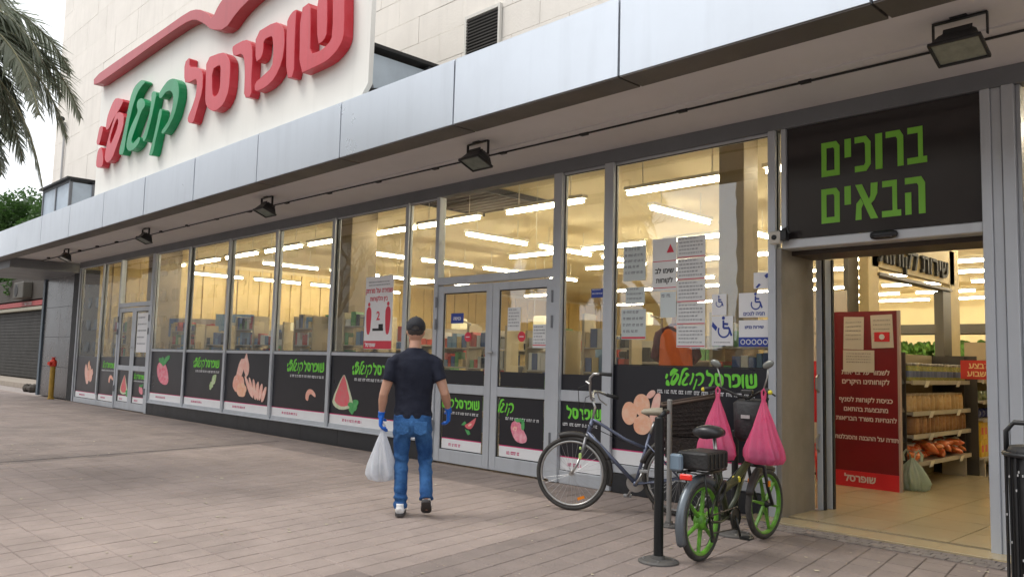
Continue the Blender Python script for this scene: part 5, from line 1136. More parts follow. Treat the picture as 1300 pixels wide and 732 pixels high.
J1 = dict(head=(.0, .015, 1.775),
 ls=(-.195, -.01, 1.475), le=(-.285, -.045, 1.15), lw=(-.305, .02, .945), lh=((-.03, .10, -1), (1, .0, 0), (0, 1, 0)),
 rs=(.195, -.01, 1.475), re=(.305, -.075, 1.17), rw=(.345, .04, 1.00), rh=((.03, .35, -.9), (-1, .1, 0), (0, 1, .3)),
 lp=(-.095, 0, .90), lk=(-.098, .045, .50), la=(-.088, -.025, .105), lt=(-.088, .15, .012),
 rp=(.095, 0, .90), rk=(.135, .085, .50), ra=(.160, -.135, .215), rt=(.165, .035, .035))
SHIRT = fabric('navy_cotton', (.013, .015, .026), (.022, .025, .040), 5, .25, 30)
JEANS = fabric('blue_denim', (.014, .055, .17), (.06, .17, .38), 3.6, .6, 45)
GLOVE = mat('blue_nitrile', (.005, .13, .60), .35, var=.2, vscale=20)
man = figure('person', 'man walking away in dark cap, navy T-shirt, jeans and blue gloves', (-6.40, 4.93, .004), R(50), J1, SHIRT, JEANS, mat('white_trainer', (.80, .80, .80), .55, var=.2, vscale=12), GLOVE, mat('cap_cotton', (.012, .013, .018), .8, bump=.3, bscale=60))
for k in (.30, .45): pass
WB = mat('white_carrier', (.84, .86, .89), .25, var=.30, vscale=14, trans=.18, c2=(.66, .68, .74))
# bag hangs from the left hand
mw = Matrix.Rotation(R(50), 4, 'Z'); hp = mw @ Vector((-.315, .045, .86))
wb = carrier('carrier_bag', 'full white plastic carrier bag hanging from the left hand of the man', (-6.40+hp.x+.02, 4.93+hp.y+.02, .82-.50), .50, .235, WB, R(50), .62,
  prof=((0, .45), (.03, .80), (.12, 1.02), (.22, 1.0), (.4, .82), (.6, .60), (.8, .36), (.93, .17), (1, .10)), seed=6, fold=.24)
ln = MB().ball((-.02, 0, .10), (.060, .038, .06), 10, 7).build('bag_contents', mat('dim_goods', (.12, .13, .15), .6), wb, smooth=True)
MB().tube([(-.012, -.02, .48), (-.02, -.02, .53), (.0, -.01, .56), (.02, .02, .53), (.01, .02, .48)], .011, 6, flat=.5).build('handle', WB, wb)
# worker inside the shop
J2 = dict(J1); J2.update(lw=(-.20, .22, 1.12), le=(-.27, .0, 1.18), lh=((.2, 1, 0), (0, 0, -1), (1, 0, 0)), rw=(.20, .22, 1.12), re=(.27, .0, 1.18), rh=((-.2, 1, 0), (0, 0, -1), (-1, 0, 0)), rk=(.105, .04, .50), ra=(.09, -.02, .105), rt=(.09, .15, .012))
wk = figure('person', 'shop worker in a bright orange vest and maroon sleeves behind the wide window', (-6.12, 8.95, .44), R(30), J2, mat('maroon_sleeves', (.10, .015, .03), .8), fabric('dark_trousers', (.02, .02, .03), (.04, .04, .05)), mat('black_shoe', (.02, .02, .02)), shirt_short=False)
vst = MB(); vst.rings([(0, 0, .84, .225, .165), (0, 0, 1.0, .215, .158), (0, .0, 1.2, .215, .155), (0, 0, 1.38, .232, .155), (0, -.005, 1.47, .215, .138), (0, -.01, 1.54, .15, .10), (0, -.01, 1.575, .10, .085)], 28)
vm = voxel(vst, .01, 2); disp(vm, lambda p, n_: n_*(.008*noise.noise(p*9))); vm.materials.append(mat('orange_vest', (.95, .17, .015), .6, emit=None)); vo = bpy.data.objects.new('vest', vm); col.objects.link(vo); vo.parent = wk
plt = thing('service_step', 'raised grey platform under the orange-vested worker', 'platform', (-6.12, 8.95, 0)); MB().box(-.5, .5, -.4, .4, 0, .43).build('deck', CKM, plt, bevel=.01)
# ================================================================ bicycles
RUB = mat('tyre_rubber', (.022, .021, .020), .75, var=.4, vscale=14, c2=(.06, .055, .05)); CHR = mat('dull_chrome', (.50, .50, .49), .3, .85, var=.25, vscale=9)
FRM = mat('grey_blue_frame', (.13, .15, .22), .35, .3, var=.2, vscale=6); SPK = mat('spoke_steel', (.45, .45, .45), .35, .8)
def cyl(mb, a, b, r, n=10): return mb.tube([a, b], r, n)
# ---- city bike, local x forward, rear wheel contact at the origin
def city_bike():
    t_ = thing('bicycle', 'grey-blue city bicycle with silver handlebar and large wheels by the wide window', 'bicycle', (-4.79, 7.09, .0), math.atan2(6.45-7.09, -5.67+4.79))
    Rw = .375; L = 1.09
    def wheel(x, steer=0):
        w = MB().torus((0, 0, 0), Rw-.021, .021, 'y', 56, 10).build('wheel', RUB, t_, smooth=True); w.location = (x, 0, Rw); w.rotation_euler = (0, 0, steer)
        MB().torus((0, 0, 0), Rw-.052, .013, 'y', 56, 6, 1.2).build('rim', CHR, w, smooth=True)
        s = MB()
        for k in range(32):
            a = 2*math.pi*k/32; h_ = .03*(1 if k % 2 else -1); a2 = a+.35*(1 if k % 4 < 2 else -1); s.tube([(.022*math.cos(a2), h_, .022*math.sin(a2)), ((Rw-.055)*math.cos(a), 0, (Rw-.055)*math.sin(a))], .0013, 4, caps=False)
        tag(s.build('spokes', SPK, w), kind='stuff')
        MB().lathe([(0, -.05), (.012, -.05), (.012, -.035), (.026, -.035), (.026, -.028), (.014, -.02), (.014, .02), (.026, .028), (.026, .035), (.012, .035), (.012, .05), (0, .05)], (0, 0, 0), 'y', 14).build('hub', CHR, w, smooth=False)
        return w
    fw = wheel(L, R(-6)); rw = wheel(0)
    MB().cb((-.10, .0, -.245), (.075, .012, .028), Matrix.Rotation(R(20), 3, 'Y')).build('spoke_reflector', mat('orange_reflector', (.85, .25, .01), .3), fw)
    BB = (.44, 0, .30); HL = (.93, 0, .78); HU = (.885, 0, .93); ST = (.30, 0, .80)
    f_ = MB(); cyl(f_, HL, HU, .021); cyl(f_, (.935, 0, .80), BB, .021); f_.tube([HU, (.80, 0, .885), (.55, 0, .74), (.345, 0, .66)], .016, 10); cyl(f_, BB, ST, .017); cyl(f_, (BB[0]-.03, -.035, BB[2]), (BB[0]-.03, .035, BB[2]), .001)
    f_.tube([(BB[0], -.04, BB[2]), (BB[0], .04, BB[2])], .025, 12)
    for s_ in (-1, 1): f_.tube([(.42, s_*.02, .30), (.2, s_*.045, .335), (0, s_*.055, Rw)], .010, 8); f_.tube([(.325, s_*.015, .70), (0, s_*.055, Rw)], .008, 8)
    f_.build('frame', FRM, t_, smooth=True)
    k = MB()
    k.tube([HL, (.945, 0, .735)], .022, 10); k.tube([(.95, -.06, .735), (.95, .06, .735)], .016, 8)
    for s_ in (-1, 1): k.tube([(.95, s_*.06, .74), (.975, s_*.062, .62), (.992, s_*.062, .56)], .016, 8); 
    fk = k.build('fork', mat('fork_grey', (.20, .20, .21), .35, .5), t_, smooth=True)
    k = MB()
    for s_ in (-1, 1): k.tube([(.992, s_*.062, .57), (1.05, s_*.062, .44), (L, s_*.058, Rw)], .011, 8)
    k.build('fork_leg', CHR, fk, smooth=True)
    MB().cb((1.0, .085, .56), (.03, .02, .06)).cb((1.0, .085, .64), (.022, .02, .03)).build('brake_block', mat('lime_reflector', (.45, .62, .20), .4), fk, bevel=.006)
    MB().torus((L, 0, Rw), Rw+.022, .030, 'y', 22, 6, 1., R(70), R(158)).build('front_mudguard', mat('mudguard_dark', (.035, .032, .03), .5), t_, smooth=True)
    MB().torus((L, 0, Rw), Rw+.020, .028, 'y', 22, 6, 1., R(158), R(196)).build('mudguard_flap', mat('mudguard_dark', (.03, .03, .03)), t_, smooth=True)
    MB().torus((0, 0, Rw), Rw+.022, .030, 'y', 30, 6, 1., R(20), R(170)).build('rear_mudguard', mat('mudguard_dark', (.03, .03, .03)), t_, smooth=True)
    h = MB(); h.tube([HU, (.86, 0, 1.05), (.885, 0, 1.13)], .014, 10)
    h.tube([(.885, 0, 1.13), (.90, 0, 1.15)], .024, 10)
    bar = [(.74, -.33, 1.16), (.84, -.31, 1.20), (.89, -.20, 1.21), (.90, -.07, 1.15), (.90, .07, 1.15), (.905, .17, 1.24), (.90, .25, 1.36), (.86, .29, 1.40), (.78, .31, 1.40)]
    h.tube(bar, .0125, 10); hb = h.build('handlebar', CHR, t_, smooth=True)
    MB().tube([(.80, .305, 1.402), (.68, .325, 1.395)], .019, 10).build('grip', BLACKM, hb, smooth=True); MB().tube([(.76, -.325, 1.172), (.64, -.35, 1.14)], .019, 10).build('grip', BLACKM, hb, smooth=True)
    MB().tube([(.86, -.30, 1.19), (.84, -.34, 1.12), (.76, -.36, 1.06)], .007, 6).build('brake_lever', CHR, hb); MB().tube([(.90, .24, 1.33), (.94, .28, 1.32), (.90, .32, 1.30)], .007, 6).build('brake_lever', CHR, hb)
    MB().tube([(.87, -.29, 1.19), (.98, -.22, 1.14), (.99, -.06, .98), (.96, -.05, .80)], .004, 5).tube([(.91, .2, 1.30), (1.03, .12, 1.25), (1.02, .02, 1.0), (.9, .03, .86), (.55, .03, .71)], .004, 5).build('brake_cable', BLACKM, t_, smooth=True)
    s_ = MB().tube([ST, (.255, 0, .93)], .013, 10).build('seat_post', CHR, t_, smooth=True)
    sd_ = MB(); sd_.rings([(.05, 0, 1.02, .015, .02), (.08, 0, 1.02, .10, .04), (.16, 0, 1.03, .11, .045), (.26, 0, 1.03, .06, .04), (.36, 0, 1.025, .03, .03), (.39, 0, 1.02, .012, .012)], 16, side=(0, 1, 0)); sd_.build('saddle', mat('cream_saddle', (.38, .34, .26), .6), t_, smooth=True)
    c = MB()
    c.lathe([(.09, -.055), (.095, -.052), (.095, -.048), (.07, -.046), (.0, -.046)], BB, 'y', 24); ch = c.build('chainring', CHR, t_)
    for s2, a in ((-1, R(-60)), (1, R(120))):
        e = (BB[0]+.165*math.cos(a), s2*.075, BB[2]+.165*math.sin(a)); k = MB().tube([(BB[0], s2*.065, BB[2]), e], .011, 8).build('crank', CHR, t_, smooth=True)
        MB().cb((e[0], s2*.125, e[2]), (.085, .09, .025)).build('pedal', mat('pedal_grey', (.28, .28, .28), .5), k, bevel=.004)
    MB().tube([(.3, -.06, .30), (.26, -.13, .03)], .008, 8).build('kickstand', CHR, t_, smooth=True)
    # rear rack and the brown basket
    k = MB()
    for s2 in (-1, 1): k.tube([(0, s2*.07, Rw), (-.12, s2*.09, .79), (.25, s2*.09, .80)], .006, 6)
    k.tube([(-.12, -.09, .79), (-.12, .09, .79)], .006, 6).tube([(.05, -.09, .795), (.05, .09, .795)], .006, 6); k.build('rack', BLACKM, t_, smooth=True)
    WK = mat('brown_wicker', (.026, .017, .014), .8, var=.4, vscale=20, bump=.8, bscale=50)
    bk = MB(); X0, X1 = -.34, .17
    bk.box(X0, X1, -.22, .22, .81, .825)
    bk.poly([(X0, -.22, .82), (X1, -.22, .82), (X1, -.23, 1.10), (X0-.03, -.23, 1.20), (X0+.015, -.205, .82), (X1-.015, -.205, .82), (X1-.01, -.215, 1.10), (X0-.02, -.215, 1.20)], [(0, 1, 2, 3), (7, 6, 5, 4), (3, 2, 6, 7), (0, 3, 7, 4), (1, 5, 6, 2)])
    bk.poly([(X0, .22, .82), (X1, .22, .82), (X1, .23, 1.10), (X0-.03, .23, 1.20), (X0+.015, .205, .82), (X1-.015, .205, .82), (X1-.01, .215, 1.10), (X0-.02, .215, 1.20)], [(3, 2, 1, 0), (4, 5, 6, 7), (3, 7, 6, 2), (0, 4, 7, 3), (1, 2, 6, 5)])
    bk.box(X0+.02, X1-.02, -.225, -.150, .60, .80).box(X0+.02, X1-.02, .150, .225, .60, .80)
    bk.cb((X0-.015, 0, 1.01), (.015, .45, .38)).cb((X1, 0, .96), (.015, .45, .28)); b_ = bk.build('basket', WK, t_)
    r_ = MB()
    for q in range(7):
        for s2 in (-1, 1): r_.cb(((X0+X1)/2-.01, s2*.229, .85+q*.042), (X1-X0, .008, .016), Matrix.Rotation(R(5), 3, 'Y'))
    tag(r_.build('wicker_weave', WK, b_), kind='stuff')
    rim_ = MB()
    for s2 in (-1, 1): rim_.tube([(X1+.01, s2*.235, 1.105), (X0-.03, s2*.235, 1.215)], .014, 6)
    rim_.tube([(X0-.03, -.235, 1.215), (X0-.03, .235, 1.215)], .014, 6).tube([(X1+.01, -.235, 1.105), (X1+.01, .235, 1.105)], .014, 6); rim_.build('basket_rim', mat('brown_rim', (.085, .055, .04), .7), b_, smooth=True)
    MB().cb((-.12, -.1, .60), (.10, .06, .12)).build('bottle', mat('blue_grey_bottle', (.12, .18, .25), .4), t_, bevel=.02)
    return t_
city_bike()
# ---- folding electric bike
def ebike():
    lab = 'black folding electric bicycle with lime green spoked wheels parked beside the entrance'
    t_ = thing('electric_bicycle', lab, 'bicycle', (-3.60, 5.62, 0), math.atan2(6.80-5.62, -3.70+3.60))
    Rw = .305; L = 1.18; GRN = mat('lime_wheel', (.12, .36, .02), .45, var=.6, vscale=16, c2=(.06, .14, .02)); DK = mat('ebike_black', (.018, .019, .018), .38, var=.3, vscale=8); OLV = mat('olive_frame', (.035, .045, .018), .4, var=.3, vscale=8)
    def wheel(x, steer, hubr):
        w = MB().torus((0, 0, 0), Rw-.027, .027, 'y', 48, 10).build('wheel', RUB, t_, smooth=True); w.location = (x, 0, Rw); w.rotation_euler = (0, R(12 if x else 40), steer)
        r_ = MB().lathe([(Rw-.050, -.017), (Rw-.040, -.020), (Rw-.046, .0), (Rw-.040, .020), (Rw-.050, .017), (Rw-.067, .012), (Rw-.067, -.012), (Rw-.050, -.017)], (0, 0, 0), 'y', 48).build('rim', GRN, w, smooth=True)
        for k in range(6):
            a = math.pi*k/3; s = MB(); u = Vector((math.cos(a), 0, math.sin(a))); v = Vector((-math.sin(a), 0, math.cos(a)))
            P = [u*hubr*.8-v*.015, u*hubr*.8+v*.015, u*(Rw-.066)+v*.008, u*(Rw-.066)-v*.008]
            vs = [p+Vector((0, -.014, 0)) for p in P]+[p+Vector((0, .014, 0)) for p in P]
            s.poly(vs, [(0, 1, 2, 3), (7, 6, 5, 4), (0, 4, 5, 1), (1, 5, 6, 2), (2, 6, 7, 3), (3, 7, 4, 0)]); s.build('spoke', GRN, w, bevel=.004)
        MB().lathe([(0, -.06), (.012, -.06), (.014, -.045), (hubr*.6, -.042), (hubr, -.03), (hubr, .03), (hubr*.6, .042), (.014, .045), (.012, .06), (0, .06)], (0, 0, 0), 'y', 24).build('hub', GRN if hubr > .05 else DK, w, smooth=True)
        return w
    wheel(0, 0, .065); wheel(L, R(-5), .032)
    BBx = .46
    f_ = MB(); f_.tube([(.20, 0, .56), (.36, 0, .50), (.60, 0, .56), (.85, 0, .70), (.96, 0, .78)], [.03, .034, .034, .034, .030], 12, flat=.8); f_.tube([(.30, 0, .66), (.36, 0, .50), (.44, 0, .30)], .024, 10); f_.tube([(BBx, -.05, .28), (BBx, .05, .28)], .028, 12)
    f_.tube([(.44, 0, .30), (.62, 0, .42), (.80, 0, .65)], .020, 8)
    for s_ in (-1, 1): f_.tube([(.43, s_*.03, .29), (.2, s_*.062, .28), (0, s_*.07, Rw)], .011, 8); f_.tube([(.28, s_*.03, .60), (.1, s_*.065, .45), (0, s_*.07, Rw)], .010, 8)
    f_.tube([(.985, 0, .70), (.935, 0, .86)], .026, 12); f_.build('frame', OLV, t_, smooth=True)
    MB().cb((.62, 0, .57), (.035, .070, .05)).build('fold_hinge', mat('yellow_decal', (.55, .48, .03), .4), t_, bevel=.01)
    k = MB(); k.tube([(.985, 0, .70), (1.0, 0, .655)], .024, 10); k.tube([(1.0, -.075, .655), (1.0, .075, .655)], .018, 8)
    for s_ in (-1, 1): k.tube([(1.0, s_*.072, .655), (1.08, s_*.074, .46), (L, s_*.072, Rw)], .016, 8)
    k.build('fork', DK, t_, smooth=True); 
    for s_ in (-1, 1): MB().cb((1.065, s_*.093, .50), (.03, .012, .05)).build('fork_reflector', mat('orange_reflector', (.85, .25, .01)), t_)
    k = MB(); k.tube([(.935, 0, .86), (.90, 0, .98), (.86, 0, 1.22)], .020, 10).cb((.905, 0, .90), (.07, .06, .07)); k.build('stem', DK, t_, smooth=False)
    HB_ = lambda y: y*.78+.035
    bar = [(.74, HB_(-.33), 1.31), (.80, HB_(-.27), 1.32), (.85, HB_(-.10), 1.26), (.86, 0, 1.235), (.85, HB_(.10), 1.26), (.80, HB_(.27), 1.32), (.74, HB_(.33), 1.31)]
    hb = MB().tube(bar, .0125, 10).build('handlebar', DK, t_, smooth=True)
    for s_ in (-1, 1):
        MB().tube([(.77, HB_(s_*.305), 1.316), (.68, HB_(s_*.39), 1.30)], .019, 10).build('grip', BLACKM, hb, smooth=True)
        MB().ball((.68, HB_(s_*.392), 1.30), (.02, .02, .02), 8, 6).build('grip_end', mat('yellow_decal', (.5, .5, .05)), hb)
        MB().tube([(.80, HB_(s_*.26), 1.31), (.86, HB_(s_*.30), 1.29), (.80, HB_(s_*.38), 1.27)], .007, 6).build('brake_lever', DK, hb)
        m_ = MB().tube([(.80, HB_(s_*.25), 1.32), (.82, HB_(s_*.28), 1.42), (.80, HB_(s_*.30), 1.50)], .006, 6).build('mirror_stalk', CHR, hb, smooth=True)
        MB().ball((.79, HB_(s_*.31), 1.53), (.014, .055, .032), 14, 8, Matrix.Rotation(R(s_*25), 3, 'X')).build('mirror', mat('mirror_shell', (.16, .165, .15), .3, .4), hb, smooth=True)
    MB().cb((.83, .0, 1.29), (.06, .10, .04)).build('display', DK, hb, bevel=.008); MB().rings([(.93, 0, 1.12, .045, .045), (.975, 0, 1.12, .04, .04)], 14, side=(0, 1, 0)).build('headlight', DK, t_)
    q = MB()
    for s_ in (-1, 1): q.tube([(.82, s_*.15, 1.28), (.95, s_*.14, 1.24), (1.0, s_*.05, 1.05), (.96, s_*.03, .82)], .005, 5)
    q.tube([(.84, .05, 1.26), (.98, .02, 1.16), (.97, .04, .9), (.8, .04, .66), (.5, .04, .54)], .006, 5); q.build('cable', BLACKM, t_, smooth=True)
    # black front bag between the handles
    MB().rings([(.90, 0, .86, .10, .07), (.905, 0, .90, .15, .10), (.895, 0, 1.19, .155, .10), (.89, 0, 1.22, .12, .08)], 18, side=(0, 1, 0)).build('front_bag', mat('black_nylon', (.018, .018, .02), .7, bump=.4, bscale=25), t_, smooth=True)
    MB().cb((.790, .0, 1.08), (.006, .08, .03)).build('front_bag_label', mat('grey_label', (.3, .28, .28), .6), t_)
    MB().tube([(.28, 0, .64), (.22, 0, .93)], .016, 10).build('seat_post', CHR, t_, smooth=True)
    sd_ = MB(); sd_.rings([(.02, 0, .975, .03, .03), (.05, 0, .98, .105, .05), (.13, 0, .985, .125, .055), (.22, 0, .98, .085, .05), (.30, 0, .975, .045, .04), (.36, 0, .965, .03, .03), (.38, 0, .96, .012, .012)], 18, side=(0, 1, 0)); sd_.build('saddle', mat('black_vinyl', (.022, .022, .024), .35), t_, smooth=True)
    k = MB()
    for s_ in (-1, 1): k.tube([(0, s_*.075, Rw), (-.10, s_*.085, .67), (.26, s_*.085, .69)], .008, 8)
    for x in (-.18, -.05, .08, .2): k.tube([(x, -.09, .685), (x, .09, .685)], .006, 6)
    for s_ in (-1, 1): k.tube([(-.22, s_*.085, .685), (.26, s_*.085, .69)], .008, 6)
    k.build('rear_rack', DK, t_, smooth=True)
    bt = MB().cb((.03, .0, .775), (.36, .26, .14)).build('battery_box', mat('battery_case', (.020, .020, .020), .55, bump=.3, bscale=30), t_, bevel=.02, seg=2)
    for i in range(5): MB().cb((-.1+.065*i, -.133, .775), (.008, .008, .11)).build('battery_rib', DK, bt)
    MB().cb((-.24, -.0, .66), (.03, .10, .045)).build('tail_light', mat('red_reflector', (.75, .03, .02), .25), t_, bevel=.008)
    MB().cb((-.21, .10, .76), (.06, .10, .13)).build('tail_box', mat('grey_blue_plastic', (.16, .22, .28), .35), t_, bevel=.015)
    MB().torus((0, 0, Rw), Rw+.022, .036, 'y', 30, 6, 1., R(55), R(205)).build('rear_mudguard', mat('mudguard_silver', (.13, .15, .17), .35, .4), t_, smooth=True)
    MB().torus((L, 0, Rw), Rw+.022, .034, 'y', 20, 6, 1., R(60), R(160)).build('front_mudguard', mat('mudguard_dark', (.03, .03, .03)), t_, smooth=True)
    MB().lathe([(.085, -.075), (.09, -.072), (.09, -.066), (.02, -.062)], (BBx, 0, .28), 'y', 24).lathe([(.05, -.080), (.05, -.07)], (0, 0, Rw), 'y', 18).build('chainring', DK, t_)
    ch = MB().tube([(BBx, -.07, .365), (0, -.075, Rw+.045)], .006, 5).tube([(BBx, -.07, .195), (.05, -.075, Rw-.09), (0, -.075, Rw-.045)], .006, 5).build('chain', mat('chain_steel', (.08, .07, .06), .5, .6), t_)
    MB().tube([(0, -.08, Rw), (.03, -.085, Rw-.12)], .014, 6).lathe([(.0, -.09), (.028, -.09), (.028, -.075)], (.035, 0, Rw-.13), 'y', 12).build('derailleur', DK, t_)
    for s2, a in ((-1, R(-75)), (1, R(105))):
        e = (BBx+.16*math.cos(a), s2*.09, .28+.16*math.sin(a)); k = MB().tube([(BBx, s2*.075, .28), e], .011, 8).build('crank', DK, t_, smooth=True)
        MB().cb((e[0], s2*.145, e[2]), (.085, .09, .022)).build('pedal', DK, k, bevel=.004); MB().cb((e[0]+.045, s2*.145, e[2]), (.006, .05, .016)).build('pedal_reflector', mat('orange_reflector', (.85, .25, .01)), k)
    MB().tube([(.42, .05, .26), (.40, .16, .01)], .011, 8).build('kickstand', DK, t_)
    lk = MB().torus((0, 0, 0), .10, .012, 'y', 26, 6).build('cable_lock', mat('lock_black', (.02, .02, .02), .4), t_, smooth=True); lk.location = (.22, -.06, .50); lk.rotation_euler = (.3, .2, .3)
    return t_
eb = ebike()
PB_ = mat('pink_carrier', (.84, .15, .33), .28, var=.35, vscale=10, trans=.34, c2=(.80, .22, .38))
DKG = mat('bag_dark_goods', (.035, .010, .008), .6, var=.4, vscale=12)  # dark goods that show through the thin plastic
def pink(loc, lb, h, w, seed):
    b = carrier('carrier_bag', lb, loc, h, w, PB_, 0, .62, prof=((0, .60), (.02, .86), (.09, 1.0), (.20, .96), (.38, .76), (.58, .52), (.76, .30), (.90, .13), (1, .05)), seed=seed, group='pink carrier bags on the handlebar', fold=.12)
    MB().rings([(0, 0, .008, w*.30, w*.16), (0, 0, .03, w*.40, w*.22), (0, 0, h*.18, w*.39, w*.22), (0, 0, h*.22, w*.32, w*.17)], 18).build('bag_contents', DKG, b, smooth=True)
    MB().tube([(-.012, 0, h-.03), (-.018, 0, h+.03), (0, 0, h+.055), (.018, 0, h+.03), (.012, 0, h-.03)], .010, 6, flat=.5).build('handle', PB_, b)
    return b
Hr = eb.rotation_euler.z; ca, sa = math.cos(Hr), math.sin(Hr)
def ebp(x, y): return (-3.60+x*ca-y*sa, 5.62+x*sa+y*ca)
for y, lb, sd_, w_ in ((.235, 'pink plastic carrier bag hanging from the left handlebar grip of the electric bicycle', 2, .34), (-.185, 'pink plastic carrier bag hanging from the right handlebar grip of the electric bicycle', 5, .33)):
    x_, y_ = ebp(.745, y); pink((x_, y_, 1.31-.04-.57), lb, .57, w_, sd_)
# ================================================================ posts, bin, hydrant
POST = mat('post_black', (.010, .011, .012), .45, var=.35, vscale=7, spec=.35); DISC = mat('base_plate', (.13, .125, .12), .55, .4, var=.3, vscale=6)
def post(x, y, h, r, lb, m=POST, base=.155, cap_=True):
    p = thing('parking_post', lb, 'post', (x, y, 0), 0, 'posts between the parked bicycles')
    MB().lathe([(0, 0), (r, 0), (r, h-.01), (r*.85, h), (0, h)], (0, 0, .012), n=20).build('pole', m, p, smooth=False)
    MB().lathe([(0, .0), (base, .0), (base, .012), (base-.02, .022), (r+.015, .026), (r+.012, .05), (r, .05)], (0, 0, 0), n=32).build('base_plate', DISC, p)
    for k in range(4): MB().lathe([(0, .03), (.010, .03), (.010, .018)], (base*.72*math.cos(k*1.571+.6), base*.72*math.sin(k*1.571+.6), .002), n=6).build('bolt', CHR, p)
    return p
p1 = post(-3.79, 5.33, 1.09, .037, 'thick black steel post on a round plate, nearest the camera by the green wheel')
MB().tube([(0, 0, 1.09), (.02, .03, 1.13), (-.03, .12, 1.14), (-.08, .22, 1.13)], .02, 8).build('hooked_end', POST, p1, smooth=True)
p2 = post(-3.95, 6.72, .92, .030, 'black post on a round plate behind the green-wheeled electric bicycle')
p3 = post(-4.55, 6.56, 1.17, .024, 'slim grey steel post between the two bicycles', mat('grey_steel_post', (.28, .28, .27), .4, .5, var=.2), .10)
bn = thing('litter_bin', 'black slatted litter bin with tubular handle at the right edge', 'bin', (-1.405, 6.30, 0))
bb = MB().rings([(0, 0, .05, .20, .20), (0, 0, .07, .225, .225), (0, 0, 1.0, .24, .24), (0, 0, 1.03, .225, .225)], 28).build('liner', mat('bin_liner', (.012, .012, .013), .6), bn, smooth=True)
rbm = MB().cb((0, 0, 0), (.016, .010, .93)).mesh('rib', BLACK)
for k in range(26):
    a = 2*math.pi*k/26; inst('rib', rbm, bn, (.252*math.cos(a), .252*math.sin(a), .535), (0, 0, a+math.pi/2))
for z_ in (.09, .98): MB().torus((0, 0, z_), .258, .016, 'z', 36, 8).build('hoop', BLACK, bn, smooth=True)
MB().tube([(-.25, 0, .95), (-.25, 0, 1.12), (-.20, 0, 1.18), (.20, 0, 1.18), (.25, 0, 1.12), (.25, 0, .95)], .017, 10).build('handle', BLACK, bn, smooth=True)
MB().rings([(0, 0, 0, .21, .21), (0, 0, .05, .21, .21)], 24).build('base', BLACK, bn)
sk = MB()
for k in range(24):
    a = random.uniform(2.2, 5.6); z_ = random.uniform(.2, .95); sk.cb((.262*math.cos(a), .262*math.sin(a), z_), (.008, .008, .014))
tag(sk.build('worn_spots', mat('chipped_paint', (.35, .35, .35), .7), bn), kind='stuff')
hy_ = thing('standpipe', 'yellow standpipe with a red valve head at the far left by the stone pier', 'hydrant', (-28.0, 7.60, 0))
YP = mat('yellow_paint', (.42, .25, .03), .5, var=.3, vscale=6); RP = mat('red_paint', (.62, .04, .02), .45)
MB().lathe([(0, 0), (.10, 0), (.10, .04), (.075, .05), (.075, 1.0), (0, 1.0)], (0, 0, 0), n=18).build('pipe', YP, hy_); 
MB().lathe([(.09, 1.0), (.10, 1.02), (.10, 1.14), (.08, 1.2), (.04, 1.22), (.04, 1.26), (0, 1.26)], (0, 0, 0), n=18).build('valve_head', RP, hy_); MB().tube([(0, 0, 1.09), (.08, -.15, 1.09)], .055, 12).build('outlet', RP, hy_)
MB().torus((0, 0, 1.27), .07, .012, 'z', 16, 6).build('hand_wheel', RP, hy_)
# ================================================================ left end: stone pier, neighbour, planting
PIER = mat('pier_stone', (.065, .066, .069), .25, var=.3, vscale=1.4, streak=.3, objvar=.3, c2=(.11, .095, .092))
pier = thing('stone_pier', 'tall pier clad in polished grey stone at the left end of the shop front', 'pier', (-28.9, 8.1, 0))
MB().box(-1.75, 1.62, -.12, .4, 0, 3.86).build('core', BLACKM, pier)
ps = MB().box(-.835, .835, -.03, .0, -.475, .475).mesh('stone_slab', PIER)
for i in range(2):
    for j in range(4): inst('stone_slab', ps, pier, (-.83+i*1.68, -.125, .485+j*.96))
MB().box(1.40, 1.95, -.22, .35, 0, 3.98).build('dark_edge', BLACKM, pier); MB().box(-1.95, -1.75, -.20, .35, 0, 3.9).build('blue_edge', mat('blue_grey_trim', (.08, .11, .14), .5), pier)
nb = thing('neighbour_shop', 'low dark neighbouring shop with a closed shutter beyond the pier', 'shop', (-44, 10.5, 0))
MB().box(-16, 12, .1, 4, 0, 4.9).build('wall', mat('neighbour_wall', (.09, .08, .07), .9, var=.3), nb)
sh_ = MB().box(-15, 10, .0, .06, .22, 3.25).build('shutter_backing', BLACKM, nb)
shm = MB().cb((0, 0, 0), (25, .05, .135)).mesh('shutter_slat', mat('shutter_metal', (.024, .022, .018), .6, .2, var=.2, vscale=2, streak=.3))
for k in range(20): inst('shutter_slat', shm, nb, (-2.5, -.03, .30+k*.15))
MB().box(-15, 11, -.3, .05, 3.28, 3.42).build('lintel', mat('pale_lintel', (.30, .28, .22), .8), nb); MB().box(-15, 11, -.12, .05, 3.5, 3.72).build('sign_strip', mat('red_sign_strip', (.30, .05, .05), .6), nb)
put('lettering', text_mesh('מספרה ויופי', .24, .004), mat('faded_white', (.5, .42, .4), .6), nb, (1.2, -.13, 3.54))
MB().box(-15, 11, -.1, .05, 3.8, 4.88).build('upper_band', mat('brown_band', (.05, .042, .034), .8), nb)
MB().box(.0, 1.7, -.5, -.1, 3.85, 4.6).build('air_conditioner', mat('ac_beige', (.065, .058, .045), .6), nb, bevel=.03)
MB().lathe([(.0, -.52), (.28, -.52), (.30, -.50)], (.55, 0, 4.22), 'y', 20).build('fan_grille', BLACKM, nb)
stp = tag(MB().box(-60, -31, 8.9, 10.6, -.02, .17).build('shop_step', mat('step_stone', (.34, .29, .24), .9, var=.2)), kind='structure')
rbk = MB(); rr_ = random.Random(4)
for k in range(9): rbk.ball((-33.4+rr_.uniform(-.5, .5), 8.5+rr_.uniform(-.2, .2), .1), (rr_.uniform(.1, .25), .14, rr_.uniform(.08, .18)), 7, 5)
